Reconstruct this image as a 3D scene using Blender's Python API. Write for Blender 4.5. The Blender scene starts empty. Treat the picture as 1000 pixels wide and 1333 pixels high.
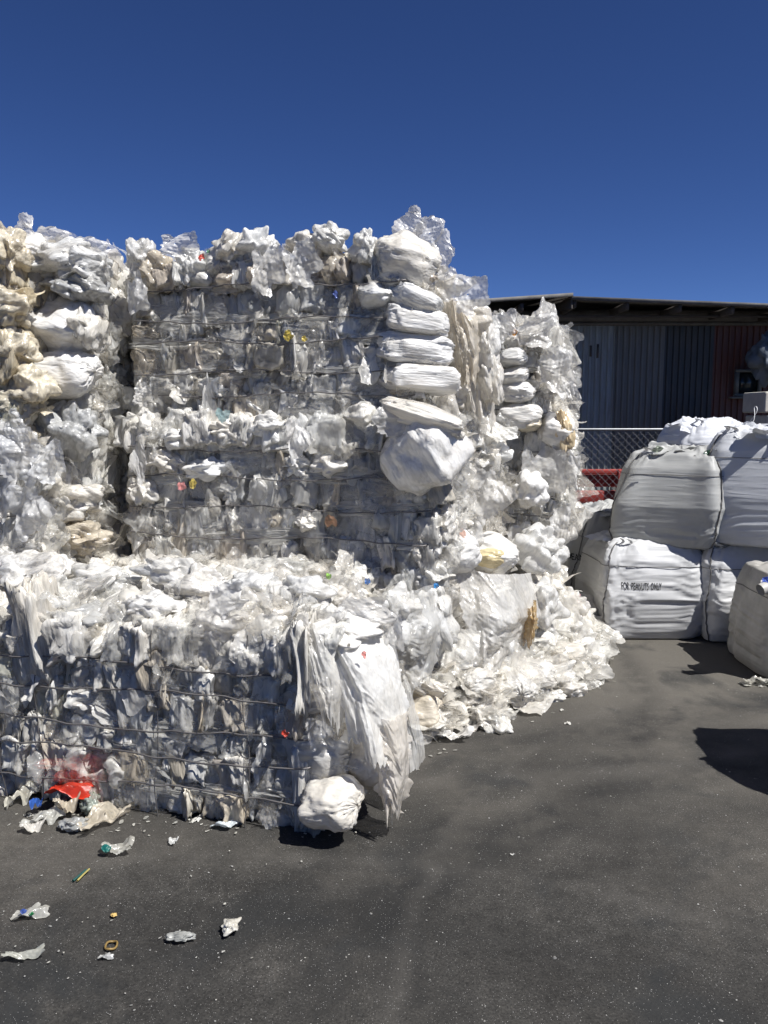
import bpy, math, numpy as np
from mathutils import Vector, Matrix
from mathutils.bvhtree import BVHTree
RS = np.random.default_rng(11)
R = math.radians
scn = bpy.context.scene
COL = scn.collection

# ------------------------------------------------------------------ camera
FPX, PITCH, EYE = 1037.0, R(6.93), 1.6
cam = bpy.data.cameras.new('camera'); camo = bpy.data.objects.new('camera', cam); COL.objects.link(camo)
cam.sensor_fit = 'VERTICAL'; cam.sensor_height = 36.0; cam.lens = 28.0
cam.clip_start = .05; cam.clip_end = 2000
camo.location = (0, 0, EYE); camo.rotation_euler = (R(90) - PITCH, 0, 0)
scn.camera = camo

def P(px, py, Y):
    """world point at depth Y seen at photo pixel px, py (used to measure real positions)"""
    a = (px - 500) / FPX; b = -(py - 666.5) / FPX
    c, s = math.cos(PITCH), math.sin(PITCH)
    d = np.array([a, c + b * s, -s + b * c])
    return np.array([0, 0, EYE]) + d * (Y / d[1])
def G(px, py):
    a = (px - 500) / FPX; b = -(py - 666.5) / FPX
    c, s = math.cos(PITCH), math.sin(PITCH)
    d = np.array([a, c + b * s, -s + b * c])
    return np.array([0, 0, EYE]) + d * (EYE / -d[2])

# ------------------------------------------------------------------ noise
_pr = np.random.default_rng(5)
PERM = np.concatenate([_pr.permutation(256)] * 3).astype(np.int32)
_g = _pr.normal(size=(256, 3)); GRAD = _g / np.linalg.norm(_g, axis=1)[:, None]
def pn(p):
    i = np.floor(p).astype(np.int32); f = p - i; i &= 255
    u = f * f * f * (f * (f * 6 - 15) + 10)
    out = 0
    for dx in (0, 1):
        wx = u[:, 0] if dx else 1 - u[:, 0]
        for dy in (0, 1):
            wy = u[:, 1] if dy else 1 - u[:, 1]
            for dz in (0, 1):
                wz = u[:, 2] if dz else 1 - u[:, 2]
                h = PERM[PERM[PERM[i[:, 0] + dx] + i[:, 1] + dy] + i[:, 2] + dz]
                g = GRAD[h]
                d = g[:, 0] * (f[:, 0] - dx) + g[:, 1] * (f[:, 1] - dy) + g[:, 2] * (f[:, 2] - dz)
                out = out + wx * wy * wz * d
    return out * 1.5
def rid(p): return 1 - 2.2 * np.abs(pn(p))
def fac(p, seed, f, stretch=(1, 1, 1), n=5):
    # planar facets meeting in straight sharp creases, like crumpled film
    g = np.random.default_rng(seed * 31 + int(f * 100)); out = 0; ws = 0
    for i in range(n):
        k = g.normal(size=3); k = k / np.linalg.norm(k) * np.array(stretch) * f * g.uniform(.5, 1.25); w = g.uniform(.5, 1)
        out = out + w * np.abs(((p @ k + g.uniform(0, 1)) % 1) * 2 - 1); ws += w
    return out / ws
def off(seed): return np.array([(seed * 7.31) % 200, (seed * 13.7) % 200, (seed * 3.9) % 200])

# ------------------------------------------------------------------ mesh buffers
def grid_faces(r, c, wrap):
    i = np.arange(r - 1)[:, None]; j = np.arange(c if wrap else c - 1)[None, :]
    jn = (j + 1) % c
    return np.stack([i * c + j, i * c + jn, (i + 1) * c + jn, (i + 1) * c + j], -1).reshape(-1, 4)
class Buf:
    def __init__(s): s.v = []; s.f = []; s.c = []; s.l = []; s.n = 0
    def add(s, v, f, c, l=None):
        s.l.append((v if l is None else l).astype(np.float32)); s.v.append(v.astype(np.float32)); s.f.append(f + s.n)
        c = np.asarray(c, dtype=np.float32)
        if c.ndim == 1: c = np.tile(c, (len(v), 1))
        s.c.append(c); s.n += len(v)
    def obj(s, name, mat, parent=None, loc=None, smooth=True):
        v = np.concatenate(s.v); f = np.concatenate(s.f); c = np.concatenate(s.c)
        if loc is not None: v = v - np.asarray(loc, dtype=np.float32)
        me = bpy.data.meshes.new(name)
        me.vertices.add(len(v)); me.vertices.foreach_set('co', v.ravel())
        me.loops.add(f.size); me.loops.foreach_set('vertex_index', f.ravel().astype(np.int32))
        me.polygons.add(len(f)); me.polygons.foreach_set('loop_start', np.arange(0, f.size, 4, dtype=np.int32))
        a = me.color_attributes.new('Col', 'FLOAT_COLOR', 'POINT'); a.data.foreach_set('color', c.ravel())
        a = me.attributes.new('Loc', 'FLOAT_VECTOR', 'POINT'); a.data.foreach_set('vector', np.concatenate(s.l).ravel())
        me.update(calc_edges=True)
        if not smooth:
            me.polygons.foreach_set('use_smooth', np.zeros(len(f), dtype=bool))
        me.materials.append(mat)
        o = bpy.data.objects.new(name, me); COL.objects.link(o)
        if parent is not None: o.parent = parent
        elif loc is not None: o.location = loc
        return o

def mat_rot(ax, ang): return np.array(Matrix.Rotation(ang, 3, ax))
def rrot(): 
    q = RS.normal(size=4); q /= np.linalg.norm(q)
    w, x, y, z = q
    return np.array([[1-2*(y*y+z*z), 2*(x*y-z*w), 2*(x*z+y*w)], [2*(x*y+z*w), 1-2*(x*x+z*z), 2*(y*z-x*w)], [2*(x*z-y*w), 2*(y*z+x*w), 1-2*(x*x+y*y)]])
def basis(u, n, v):   # local x->u, y->n, z->v
    return np.stack([u, n, v], 1)

# ------------------------------------------------------------------ shape library (unit size film wads, folds, pillows, sheets)
def sph(r, c):
    t = np.linspace(.03, math.pi - .03, r)[:, None]; a = (np.arange(c) / c * 2 * math.pi)[None, :]
    return np.stack([np.sin(t) * np.cos(a), np.sin(t) * np.sin(a), np.cos(t) * np.ones_like(a)], -1).reshape(-1, 3), grid_faces(r, c, True)
def wad(seed, r=22, c=34, amp=1.0):
    d, f = sph(r, c); o = off(seed)
    w = np.stack([pn(d * 1.3 + o + k * 31) for k in range(3)], 1)
    q = d + w * .55
    k = np.array([1, 1, .45])
    h = .70 + amp * (.34 * pn(q * 1.1 + o) + .42 * np.abs(pn(q * 1.9 * k + o + 9)) + .40 * (fac(q, seed, .75, (1, 1, .6)) - .5) + .22 * (fac(q, seed + 7, 1.7, (1, 1, .5)) - .5) + .12 * (fac(q, seed + 9, 3.6, (1, 1, .6)) - .5)) + .12
    return d * h[:, None] + w * .30, f
def fold(seed, r=24, c=36):
    d, f = sph(r, c); o = off(seed)
    e = np.sign(d) * np.abs(d) ** .62
    e /= np.maximum(np.abs(e).max(1), .001)[:, None] ** .75
    w = pn(d * 1.1 + o)
    q = np.stack([d[:, 0] * 3.2 + w * 1.2, d[:, 1] * 3.2, d[:, 2] * .75 + w * .5], 1) + o
    h = .84 + .42 * np.abs(pn(q * .8)) + .32 * (fac(q, seed, .42, (1, 1, .5)) - .5) + .26 * (fac(q, seed + 3, .95, (1, 1, .35)) - .5) + .10 * (fac(q, seed + 5, 2.0, (1, 1, .5)) - .5) + .14 * pn(d * 1.6 + o)
    e = e * h[:, None]; e[:, 0] += .22 * pn(d * np.array([1, 1, 1.4]) + o + 3); e[:, 2] *= .95
    return e, f
def pillow(seed, r=44, c=72, gather=.5, ex=(.85, .8, .75), wk=1.0):
    # smooth stuffed bundle, long axis X, folds converging towards its ends
    d, f = sph(r, c); d = d[:, [2, 0, 1]]; o = off(seed)
    e = np.sign(d) * np.abs(d) ** np.array(ex)
    ang = np.arctan2(d[:, 2], d[:, 1]); end = np.abs(d[:, 0]) ** 2
    q = np.stack([np.cos(ang) * 2.6, np.sin(ang) * 2.6, d[:, 0] * 1.0], 1) + o + (pn(d * 1.5 + o) * .6)[:, None]
    g = .045 * rid(q) + .03 * rid(q * 2.3) + gather * end * (.09 * rid(q * np.array([3.3, 3.3, .8])) )
    lw = np.stack([d[:, 0] * 1.3, d[:, 1] * 4, d[:, 2] * 4], 1) + o + (pn(d * 2 + o) * .9)[:, None]
    h = .90 + g + .22 * pn(d * 1.2 + o) + .06 * np.abs(pn(lw)) + wk * (.10 * (fac(lw, seed, .5, (.4, 1, 1)) - .5) + .06 * (fac(lw, seed + 2, 1.1, (.4, 1, 1)) - .5) + .025 * (fac(d, seed + 4, 3.5) - .5))
    return e * h[:, None] * np.array([1, 1, 1]), f
def sheet(seed, r=16, c=46, fl=1.0):
    rr = (np.linspace(.02, 1, r) ** .9)[:, None]; a = (np.arange(c) / c * 2 * math.pi)[None, :]
    o = off(seed)
    ed = np.stack([np.cos(a[0]), np.sin(a[0]), 0 * a[0]], 1)
    R0 = .88 + .45 * pn(ed * 1.1 + o) + .14 * pn(ed * 3.3 + o) + .018 * RS.normal(size=c)
    rad = rr * (1 + (R0[None, :] - 1) * rr ** 2)
    p = np.stack([rad * np.cos(a), rad * np.sin(a), 0 * rad], -1).reshape(-1, 3)
    w = np.stack([pn(p * 1.2 + o + k * 17) for k in range(3)], 1)
    q = p + w * .5
    ca = RS.uniform(0, 3.14); k = np.stack([q[:, 0] * math.cos(ca) + q[:, 1] * math.sin(ca), (q[:, 1] * math.cos(ca) - q[:, 0] * math.sin(ca)) * .35, q[:, 2]], 1)
    z = .62 * pn(q * .9 + o) + .30 * np.abs(pn(k * 1.5 + o + 7)) + .52 * (fac(k, seed, .9) - .5) + .16 * (fac(k, seed + 3, 2.0) - .5) + .16 * (fac(q, seed + 8, 2.2) - .5) + .16 * (fac(q, seed + 5, 4.2) - .5)
    p = p + w * .38; p[:, 2] += z * fl
    b = RS.uniform(-.5, .9)            # curl
    p[:, 2] += b * p[:, 0] ** 2 * .5
    return p - p.mean(0), grid_faces(r, c, True)
def strip(seed, r=22, c=5):
    t = np.linspace(-1, 1, r)[:, None]; s = np.linspace(-1, 1, c)[None, :]
    o = off(seed); w = .16 * (1 - .6 * np.abs(t)) 
    p = np.stack([s * w, .0 * s * t, t + 0 * s], -1).reshape(-1, 3)
    p[:, 0] += .35 * pn(p * np.array([0, 0, 1.3]) + o); p[:, 1] += .35 * pn(p * np.array([3, 0, 1.5]) + o + 4)
    p += .06 * np.stack([pn(p * 6 + o + k * 9) for k in range(3)], 1)
    return p, grid_faces(r, c, False)
L_wad = [wad(i + 1) for i in range(14)]
L_wadS = [wad(i + 40, 13, 20) for i in range(10)]
L_wadH = [wad(i + 60, 46, 70) for i in range(8)]
L_fold = [fold(i + 80) for i in range(16)]
L_pil = [pillow(i + 110) for i in range(8)]
L_box = [pillow(i + 210, ex=(.42, .6, .55), gather=.15, wk=.35) for i in range(6)]
L_sheet = [sheet(i + 130) for i in range(20)]
L_sheetH = [sheet(i + 160, 40, 110) for i in range(8)]
L_strip = [strip(i + 180) for i in range(6)]
PILS = {id(v) for v, f in L_pil + L_box} | {id(v) for v, f in L_sheet} | {id(v) for v, f in L_sheetH}
def pick(L): return L[RS.integers(len(L))]

def put(buf, shp, loc, Rm, sc, col, pre=None, var=.10):
    v, f = shp
    lo = v * float(np.mean(sc)) + RS.uniform(0, 30, 3)
    if id(v) in PILS: lo = lo[:, [1, 2, 0]]
    if pre is not None: v = v @ pre.T
    v = (v * np.asarray(sc)) @ Rm.T + np.asarray(loc)
    c = np.tile(np.asarray(col, dtype=np.float32), (len(v), 1))
    n = np.sin(v[:, 0] * 31 + v[:, 2] * 17 + sc[0] * 90) * np.sin(v[:, 2] * 43 - v[:, 1] * 23)
    c[:, :3] *= (1 + var * n)[:, None]
    buf.add(v, f, c, lo)

WHITE = [(.90, .90, .88, .95), (.89, .88, .86, .75), (.88, .86, .82, .85), (.87, .87, .86, .6)]
CLEAR = [(.76, .76, .75, .50), (.80, .79, .77, .42), (.72, .73, .73, .50), (.80, .78, .74, .45)]
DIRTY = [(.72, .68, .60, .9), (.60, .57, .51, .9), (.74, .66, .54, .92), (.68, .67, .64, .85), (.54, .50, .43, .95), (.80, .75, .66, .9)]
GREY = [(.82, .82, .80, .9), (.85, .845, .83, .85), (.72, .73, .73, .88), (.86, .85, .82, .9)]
IVORY = [(.84, .78, .64, .97), (.78, .70, .54, .98), (.86, .82, .72, .95), (.74, .67, .54, .97)]
BEIGE = [(.72, .66, .57, .92), (.68, .62, .55, .88)]
def mixpal(*pw):
    ks = []; ws = []
    for pal, w in pw:
        for c in pal: ks.append(c); ws.append(w / len(pal))
    ws = np.array(ws) / sum(ws)
    return lambda: ks[RS.choice(len(ks), p=ws)]

# ------------------------------------------------------------------ materials
def nmat(name):
    m = bpy.data.materials.new(name); m.use_nodes = True
    nt = m.node_tree; nt.nodes.clear()
    out = nt.nodes.new('ShaderNodeOutputMaterial')
    def N(t, **k):
        n = nt.nodes.new(t)
        for a, b in k.items():
            if a in n.inputs.keys() if hasattr(n.inputs, 'keys') else False: n.inputs[a].default_value = b
            else: setattr(n, a, b)
        return n
    return m, nt, out, N
def link(nt, a, b): nt.links.new(a, b)
def noise(N, nt, vec, scale, detail=3, rough=.55, typ='FBM', dist=0):
    n = N('ShaderNodeTexNoise'); n.noise_type = typ
    n.inputs['Scale'].default_value = scale; n.inputs['Detail'].default_value = detail
    n.inputs['Roughness'].default_value = rough; n.inputs['Distortion'].default_value = dist
    if vec is not None: link(nt, vec, n.inputs['Vector'])
    return n
def ramp(N, nt, fac, stops):
    r = N('ShaderNodeValToRGB'); e = r.color_ramp.elements
    while len(e) < len(stops): e.new(.5)
    for x, (p, c) in zip(e, stops): x.position = p; x.color = (c, c, c, 1) if not hasattr(c, '__len__') else (*c, 1)
    link(nt, fac, r.inputs['Fac']); return r
def mathn(N, nt, op, a, b):
    n = N('ShaderNodeMath'); n.operation = op
    for i, x in enumerate((a, b)):
        if isinstance(x, (int, float)): n.inputs[i].default_value = x
        elif x is not None: link(nt, x, n.inputs[i])
    return n.outputs[0]
def mixc(N, nt, fac, a, b, mode='MIX'):
    n = N('ShaderNodeMix'); n.data_type = 'RGBA'; n.blend_type = mode
    for idx, x in ((0, fac), (6, a), (7, b)):
        if isinstance(x, (int, float)): n.inputs[idx].default_value = x
        elif isinstance(x, tuple): n.inputs[idx].default_value = (*x, 1) if len(x) == 3 else x
        else: link(nt, x, n.inputs[idx])
    return n.outputs[2]

def film_material(name, trans=.30, rough=(.18, .5), bump=.6, dirt=.5, clear=True):
    m, nt, out, N = nmat(name)
    at = N('ShaderNodeAttribute'); at.attribute_name = 'Col'
    la = N('ShaderNodeAttribute'); la.attribute_name = 'Loc'; vec = la.outputs['Vector']
    mp = N('ShaderNodeMapping'); link(nt, vec, mp.inputs['Vector']); mp.inputs['Scale'].default_value = (1, 1, .35)
    n1 = noise(N, nt, mp.outputs[0], 26, 2, .6)
    r1 = ramp(N, nt, n1.outputs['Fac'], [(.36, 1 - dirt), (.56, 1.0)])
    n2 = noise(N, nt, vec, 5, 3, .6); r2 = ramp(N, nt, n2.outputs['Fac'], [(.40, (.92, .895, .855)), (.56, (1, 1, 1))])
    c = mixc(N, nt, 1.0, at.outputs['Color'], r1.outputs[0], 'MULTIPLY')
    c = mixc(N, nt, .8, c, r2.outputs[0], 'MULTIPLY')
    mp2 = N('ShaderNodeMapping'); link(nt, vec, mp2.inputs['Vector']); mp2.inputs['Scale'].default_value = (1, 1, .16)
    n3 = noise(N, nt, mp2.outputs[0], 85, 2, .6); r3 = ramp(N, nt, n3.outputs['Fac'], [(.34, 1 - dirt * .9), (.52, 1.0)])
    c = mixc(N, nt, .8, c, r3.outputs[0], 'MULTIPLY')
    c = mixc(N, nt, 1.0, c, (1.0, .98, .94), 'MULTIPLY')
    mp3 = N('ShaderNodeMapping'); link(nt, vec, mp3.inputs['Vector']); mp3.inputs['Scale'].default_value = (1, 1, .22)
    w1 = noise(N, nt, mp3.outputs[0], 26, 3, .5, 'RIDGED_MULTIFRACTAL', .8)
    dn = noise(N, nt, vec, 30, 2, .5); mv = N('ShaderNodeVectorMath'); mv.operation = 'MULTIPLY_ADD'; link(nt, dn.outputs['Color'], mv.inputs[0]); mv.inputs[1].default_value = (.02, .02, .02); link(nt, vec, mv.inputs[2])
    mp4 = N('ShaderNodeMapping'); link(nt, mv.outputs[0], mp4.inputs['Vector']); mp4.inputs['Scale'].default_value = (1, 1, .45)
    w2 = N('ShaderNodeTexVoronoi'); w2.inputs['Scale'].default_value = 62; link(nt, mp4.outputs[0], w2.inputs['Vector'])
    hh = mathn(N, nt, 'ADD', w1.outputs['Fac'], mathn(N, nt, 'MULTIPLY', w2.outputs['Distance'], .55))
    bp = N('ShaderNodeBump'); bp.inputs['Strength'].default_value = bump; bp.inputs['Distance'].default_value = .007
    link(nt, hh, bp.inputs['Height'])
    rr = ramp(N, nt, n2.outputs['Fac'], [(.35, rough[0]), (.65, rough[1])])
    pb = N('ShaderNodeBsdfPrincipled'); link(nt, c, pb.inputs['Base Color']); link(nt, rr.outputs[0], pb.inputs['Roughness'])
    link(nt, bp.outputs[0], pb.inputs['Normal']); pb.inputs['IOR'].default_value = 1.5; pb.inputs['Coat Weight'].default_value = .7; pb.inputs['Coat Roughness'].default_value = .12; link(nt, bp.outputs[0], pb.inputs['Coat Normal'])
    tl = N('ShaderNodeBsdfTranslucent'); link(nt, c, tl.inputs['Color']); link(nt, bp.outputs[0], tl.inputs['Normal'])
    mx = N('ShaderNodeMixShader'); mx.inputs[0].default_value = trans
    link(nt, pb.outputs[0], mx.inputs[1]); link(nt, tl.outputs[0], mx.inputs[2])
    res = mx.outputs[0]
    if clear:
        tp = N('ShaderNodeBsdfTransparent')
        # thin clear film has more plastic in the way where it is seen edge-on; creases are milky
        a = mathn(N, nt, 'ADD', at.outputs['Alpha'], mathn(N, nt, 'MULTIPLY', mathn(N, nt, 'SUBTRACT', w1.outputs['Fac'], .35), .35))
        cl = N('ShaderNodeClamp'); link(nt, a, cl.inputs[0])
        m2 = N('ShaderNodeMixShader'); link(nt, cl.outputs[0], m2.inputs[0]); link(nt, tp.outputs[0], m2.inputs[1]); link(nt, res, m2.inputs[2])
        res = m2.outputs[0]
    link(nt, res, out.inputs['Surface'])
    return m
M_press = film_material('pressed_film', .34, (.12, .45), .8, .26, clear=False)
M_film = film_material('loose_film', .36, (.10, .38), .8, .12)
M_bundle = film_material('bundled_film', .26, (.22, .5), .6, .13, clear=False)
M_litter = film_material('litter_film', .25, (.2, .5), .5, .15)

def simple(name, col, rough=.6, bump=0, bscale=40, var=.15, vscale=6, metal=0, spec=.5):
    m, nt, out, N = nmat(name)
    tc = N('ShaderNodeTexCoord'); vec = tc.outputs['Object']
    n = noise(N, nt, vec, vscale, 5, .6)
    r = ramp(N, nt, n.outputs['Fac'], [(.3, tuple(x * (1 - var) for x in col)), (.7, tuple(min(1, x * (1 + var)) for x in col))])
    pb = N('ShaderNodeBsdfPrincipled'); link(nt, r.outputs[0], pb.inputs['Base Color']); pb.inputs['Roughness'].default_value = rough
    pb.inputs['Metallic'].default_value = metal; pb.inputs['Specular IOR Level'].default_value = spec
    if bump:
        b = noise(N, nt, vec, bscale, 4, .6); bp = N('ShaderNodeBump'); bp.inputs['Strength'].default_value = bump; bp.inputs['Distance'].default_value = .01
        link(nt, b.outputs['Fac'], bp.inputs['Height']); link(nt, bp.outputs[0], pb.inputs['Normal'])
    link(nt, pb.outputs[0], out.inputs['Surface'])
    return m
M_wire = simple('wire_steel', (.16, .15, .145), .55, metal=.6)
M_red = simple('red_steel', (.27, .03, .022), .55, .2, 30, .25)
M_galv = simple('galvanised_wire', (.24, .245, .25), .45, metal=.7)
M_rafter = simple('dark_timber', (.07, .06, .052), .8, .3, 60, .3)
M_fascia = simple('eave_beam', (.11, .105, .10), .75, .3, 40, .3)
M_ink = simple('black_ink', (.012, .012, .014), .7)
M_cord = simple('grey_cord', (.12, .115, .11), .8)
M_strap = simple('woven_loop', (.66, .66, .66), .6, .3, 200, .12)
M_redrag = simple('red_plastic', (.45, .03, .012), .35, .3, 40, .12)
M_glass = simple('dark_window_glass', (.02, .028, .03), .12)
M_frame = simple('window_frame_metal', (.16, .17, .16), .5)
M_block = simple('pale_concrete_block', (.46, .44, .38), .8, .3, 40, .15)
M_tarp = simple('grey_tarpaulin', (.12, .14, .16), .5, .4, 12, .3)

def props(o, label=None, cat=None, group=None, kind=None):
    if label: o['label'] = label
    if cat: o['category'] = cat
    if group: o['group'] = group
    if kind: o['kind'] = kind
    return o
def empty(name, loc, label, cat, group=None):
    e = bpy.data.objects.new(name, None); e.location = loc; e.empty_display_size = .2; COL.objects.link(e)
    return props(e, label, cat, group)
def part(buf, name, mat, parent, smooth=True):
    o = buf.obj(name, mat, parent, loc=tuple(parent_world(parent)), smooth=smooth); return o
def parent_world(p):
    w = Vector((0, 0, 0))
    while p is not None: w += p.location; p = p.parent
    return w

def tube(buf, pts, r, col=(.5, .5, .5, 1), n=6):
    pts = np.asarray(pts, dtype=float)
    t = np.gradient(pts, axis=0); t /= np.linalg.norm(t, axis=1)[:, None] + 1e-9
    a = np.cross(t, [0.13, .07, 1.0]); bad = np.linalg.norm(a, axis=1) < .2
    a[bad] = np.cross(t[bad], [1, 0, 0]); a /= np.linalg.norm(a, axis=1)[:, None]
    b = np.cross(t, a); th = np.arange(n) / n * 2 * math.pi
    rr = np.ones(len(pts)) * r
    v = pts[:, None] + rr[:, None, None] * (np.cos(th)[None, :, None] * a[:, None] + np.sin(th)[None, :, None] * b[:, None])
    buf.add(v.reshape(-1, 3), grid_faces(len(pts), n, True), col)
def box(buf, c, s, Rm=None, col=(.5, .5, .5, 1), bev=.0):
    c = np.asarray(c, float); h = np.asarray(s, float) / 2
    if bev <= 0:
        v = np.array([[x, y, z] for x in (-1, 1) for y in (-1, 1) for z in (-1, 1)]) * h
        f = np.array([[0, 1, 3, 2], [4, 6, 7, 5], [0, 4, 5, 1], [2, 3, 7, 6], [0, 2, 6, 4], [1, 5, 7, 3]])
    else:  # rounded-edge box through profile rings
        k = 20; a = np.arange(k) / k * 2 * math.pi + math.pi / k
        sx = np.sign(np.cos(a)); sy = np.sign(np.sin(a))
        ring = lambda ins: np.stack([sx * (h[0] - bev) + np.cos(a) * (bev - ins), sy * (h[1] - bev) + np.sin(a) * (bev - ins)], 1)
        rows = []
        for z, i in ((-h[2], bev * .98), (-h[2], bev), (-h[2] + bev * .3, bev * .3), (-h[2] + bev, 0), (h[2] - bev, 0), (h[2] - bev * .3, bev * .3), (h[2], bev)):
            rg = ring(min(i, bev)); rows.append(np.concatenate([rg, np.full((k, 1), z)], 1))
        cap = lambda z: np.concatenate([np.zeros((k, 2)), np.full((k, 1), z)], 1)
        rows = [cap(-h[2])] + rows + [cap(h[2])]
        v = np.concatenate(rows); f = grid_faces(len(rows), k, True)
    if Rm is not None: v = v @ Rm.T
    buf.add(v + c, f, col)

# ------------------------------------------------------------------ bales
UR = np.array([.978, -.206, 0.]); UR /= np.linalg.norm(UR)
WB = np.array([-UR[1], UR[0], 0.]); ZU = np.array([0, 0, 1.])
FN = -WB

def rows_fill(buf, bufc, o, U, N, W, zr, pal, seed, depth=(.05, .10), wr=(.05, .17), topbright=None, small=1.0, palt=None):
    wr = (wr[0] * .62, wr[1] * .72)
    for k in range(len(zr) - 1):
        z0, z1 = zr[k], zr[k + 1]; hz = (z1 - z0)
        top = topbright is not None and k >= len(zr) - 1 - topbright
        u = -.02
        while u < W:
            w = RS.uniform(*wr) * (1.35 if top else 1)
            dz = RS.uniform(.8, 1.2); d = RS.uniform(*depth) * (1.5 if top else 1)
            c = (palt if (top and palt) else pal)()
            th = RS.uniform(-.22, .22); Rm = basis(U, N, ZU) @ mat_rot('Y', th)
            L = L_fold if RS.random() < .8 else L_wad
            pre = mat_rot('Z', RS.choice([0, math.pi]) + RS.uniform(-.3, .3)) if L is L_fold else rrot()
            tall = RS.uniform(1.5, 2.2) if RS.random() < .08 else 1.0
            clr = RS.random() < .30; lift = 0
            if clr: c = (min(.86, c[0] * 1.15), min(.86, c[1] * 1.15), min(.85, c[2] * 1.15), RS.uniform(.40, .75)); lift = .015; L = L_wad if RS.random() < .6 else L_fold
            put(bufc if clr else buf, pick(L), o + U * (u + w / 2) + ZU * (z0 + hz / 2 + RS.uniform(-.2, .2) * hz) + N * (RS.uniform(-.045, .012) + lift), Rm,
                (w * .68, d, hz * (.56 if not top else .62) * dz * tall), c, pre)
            u += w * RS.uniform(.62, .95)
    n = int(W * (zr[-1] - zr[0]) * 36 * small)
    for _ in range(n):   # small crushed bits squeezed out between the wires
        s = RS.uniform(.018, .05); p = o + U * RS.uniform(0, W) + ZU * RS.uniform(zr[0], zr[-1]) + N * RS.uniform(.0, .04)
        put(bufc, pick(L_wadS), p, basis(U, N, ZU) @ mat_rot('Y', RS.uniform(-.6, .6)), (s * RS.uniform(.6, 1.3), s * .7, s * RS.uniform(.8, 1.8)), pal(), rrot())
def flaps_fill(buf, o, U, V, N, W, H, n, pal, size=(.04, .10), lift=(.03, .08), hang=.5):
    for _ in range(n):
        s = RS.uniform(*size); p = o + U * RS.uniform(0, W) + V * RS.uniform(0, H) + N * RS.uniform(*lift)
        if RS.random() < .22:
            put(buf, pick(L_strip), p, basis(U, N, V) @ mat_rot('Y', RS.uniform(-.8, .8)), (s * 1.1, s, s * 1.1), pal())
        else:
            B = basis(U, V, N) @ mat_rot('X', RS.uniform(-.7, .7)) @ mat_rot('Y', RS.uniform(-.7, .7))
            put(buf, pick(L_sheet), p, B, (s * RS.uniform(.6, 1.1), s * RS.uniform(.8, 1.5), s * .8), pal(), mat_rot('Z', RS.uniform(0, 6.28)))
def stretch_fill(buf, o, U, V, N, W, H, n):
    # clear film pulled taut over the pressed face
    for _ in range(n):
        s = RS.uniform(.07, .20); c = RS.uniform(.62, .78)
        B = basis(U, V, N) @ mat_rot('X', RS.normal() * .08) @ mat_rot('Y', RS.normal() * .08)
        put(buf, pick(L_sheetH), o + U * RS.uniform(.05, W) + V * RS.uniform(.05, H - .05) + N * RS.uniform(.045, .06), B, (s * RS.uniform(.7, 1.6), s * RS.uniform(.4, .9), s * .16), (c, c, c * .985, RS.uniform(.22, .5)), None)
def fluff_fill(buf, bufc, o, U, V, N, W, H, nw, ns, pal, palc, size=(.05, .13), lift=(-.03, .07)):
    for _ in range(nw // 5):   # bigger soft bags and sheets lying over the small stuff
        s = RS.uniform(.10, .19); p = o + U * RS.uniform(.05, W) + V * RS.uniform(0.05, H) + N * RS.uniform(lift[0] + .04, lift[1] + .02)
        B = basis(U, V, N) @ mat_rot('X', RS.normal() * .3) @ mat_rot('Y', RS.normal() * .3) @ mat_rot('Z', RS.uniform(0, 6.3))
        c = RS.uniform(.80, .87)
        if RS.random() < .3: put(buf, pick(L_pil), p, B, (s * .8, s * .6, s * .45), (c, c * .985, c * .95, 1), mat_rot('X', RS.uniform(0, 6)))
        else: put(bufc, pick(L_sheetH), p, B, (s * RS.uniform(.8, 1.2), s * RS.uniform(.6, 1), s * .55), (c, c * .985, c * .96, RS.uniform(.45, .95)))
    for _ in range(nw):
        s = RS.uniform(*size); p = o + U * RS.uniform(0, W) + V * RS.uniform(0, H) + N * RS.uniform(*lift)
        L = L_wad if s < .1 else L_wadH
        clr = RS.random() < .38; c = pal()
        if clr: c = (c[0], c[1], c[2], RS.uniform(.45, .75)); p = p + N * .02
        put(bufc if clr else buf, pick(L), p, basis(U, N, V) @ mat_rot('Y', RS.uniform(-1, 1)), (s * RS.uniform(.8, 1.3), s * RS.uniform(.6, .9), s * RS.uniform(.7, 1.1)), c, rrot())
    for _ in range(ns):
        s = RS.uniform(size[0] * 1.0, size[1] * 1.25); p = o + U * RS.uniform(0, W) + V * RS.uniform(0, H) + N * RS.uniform(lift[0] + .05, lift[1] + .05)
        B = basis(U, V, N) @ mat_rot('X', RS.normal() * .8) @ mat_rot('Y', RS.normal() * .8)
        put(bufc, pick(L_sheet if s < .09 else L_sheetH), p, B, (s * RS.uniform(.7, 1.1), s * RS.uniform(.7, 1.3), s * RS.uniform(.6, 1)), palc(), mat_rot('Z', RS.uniform(0, 6.28)))

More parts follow.
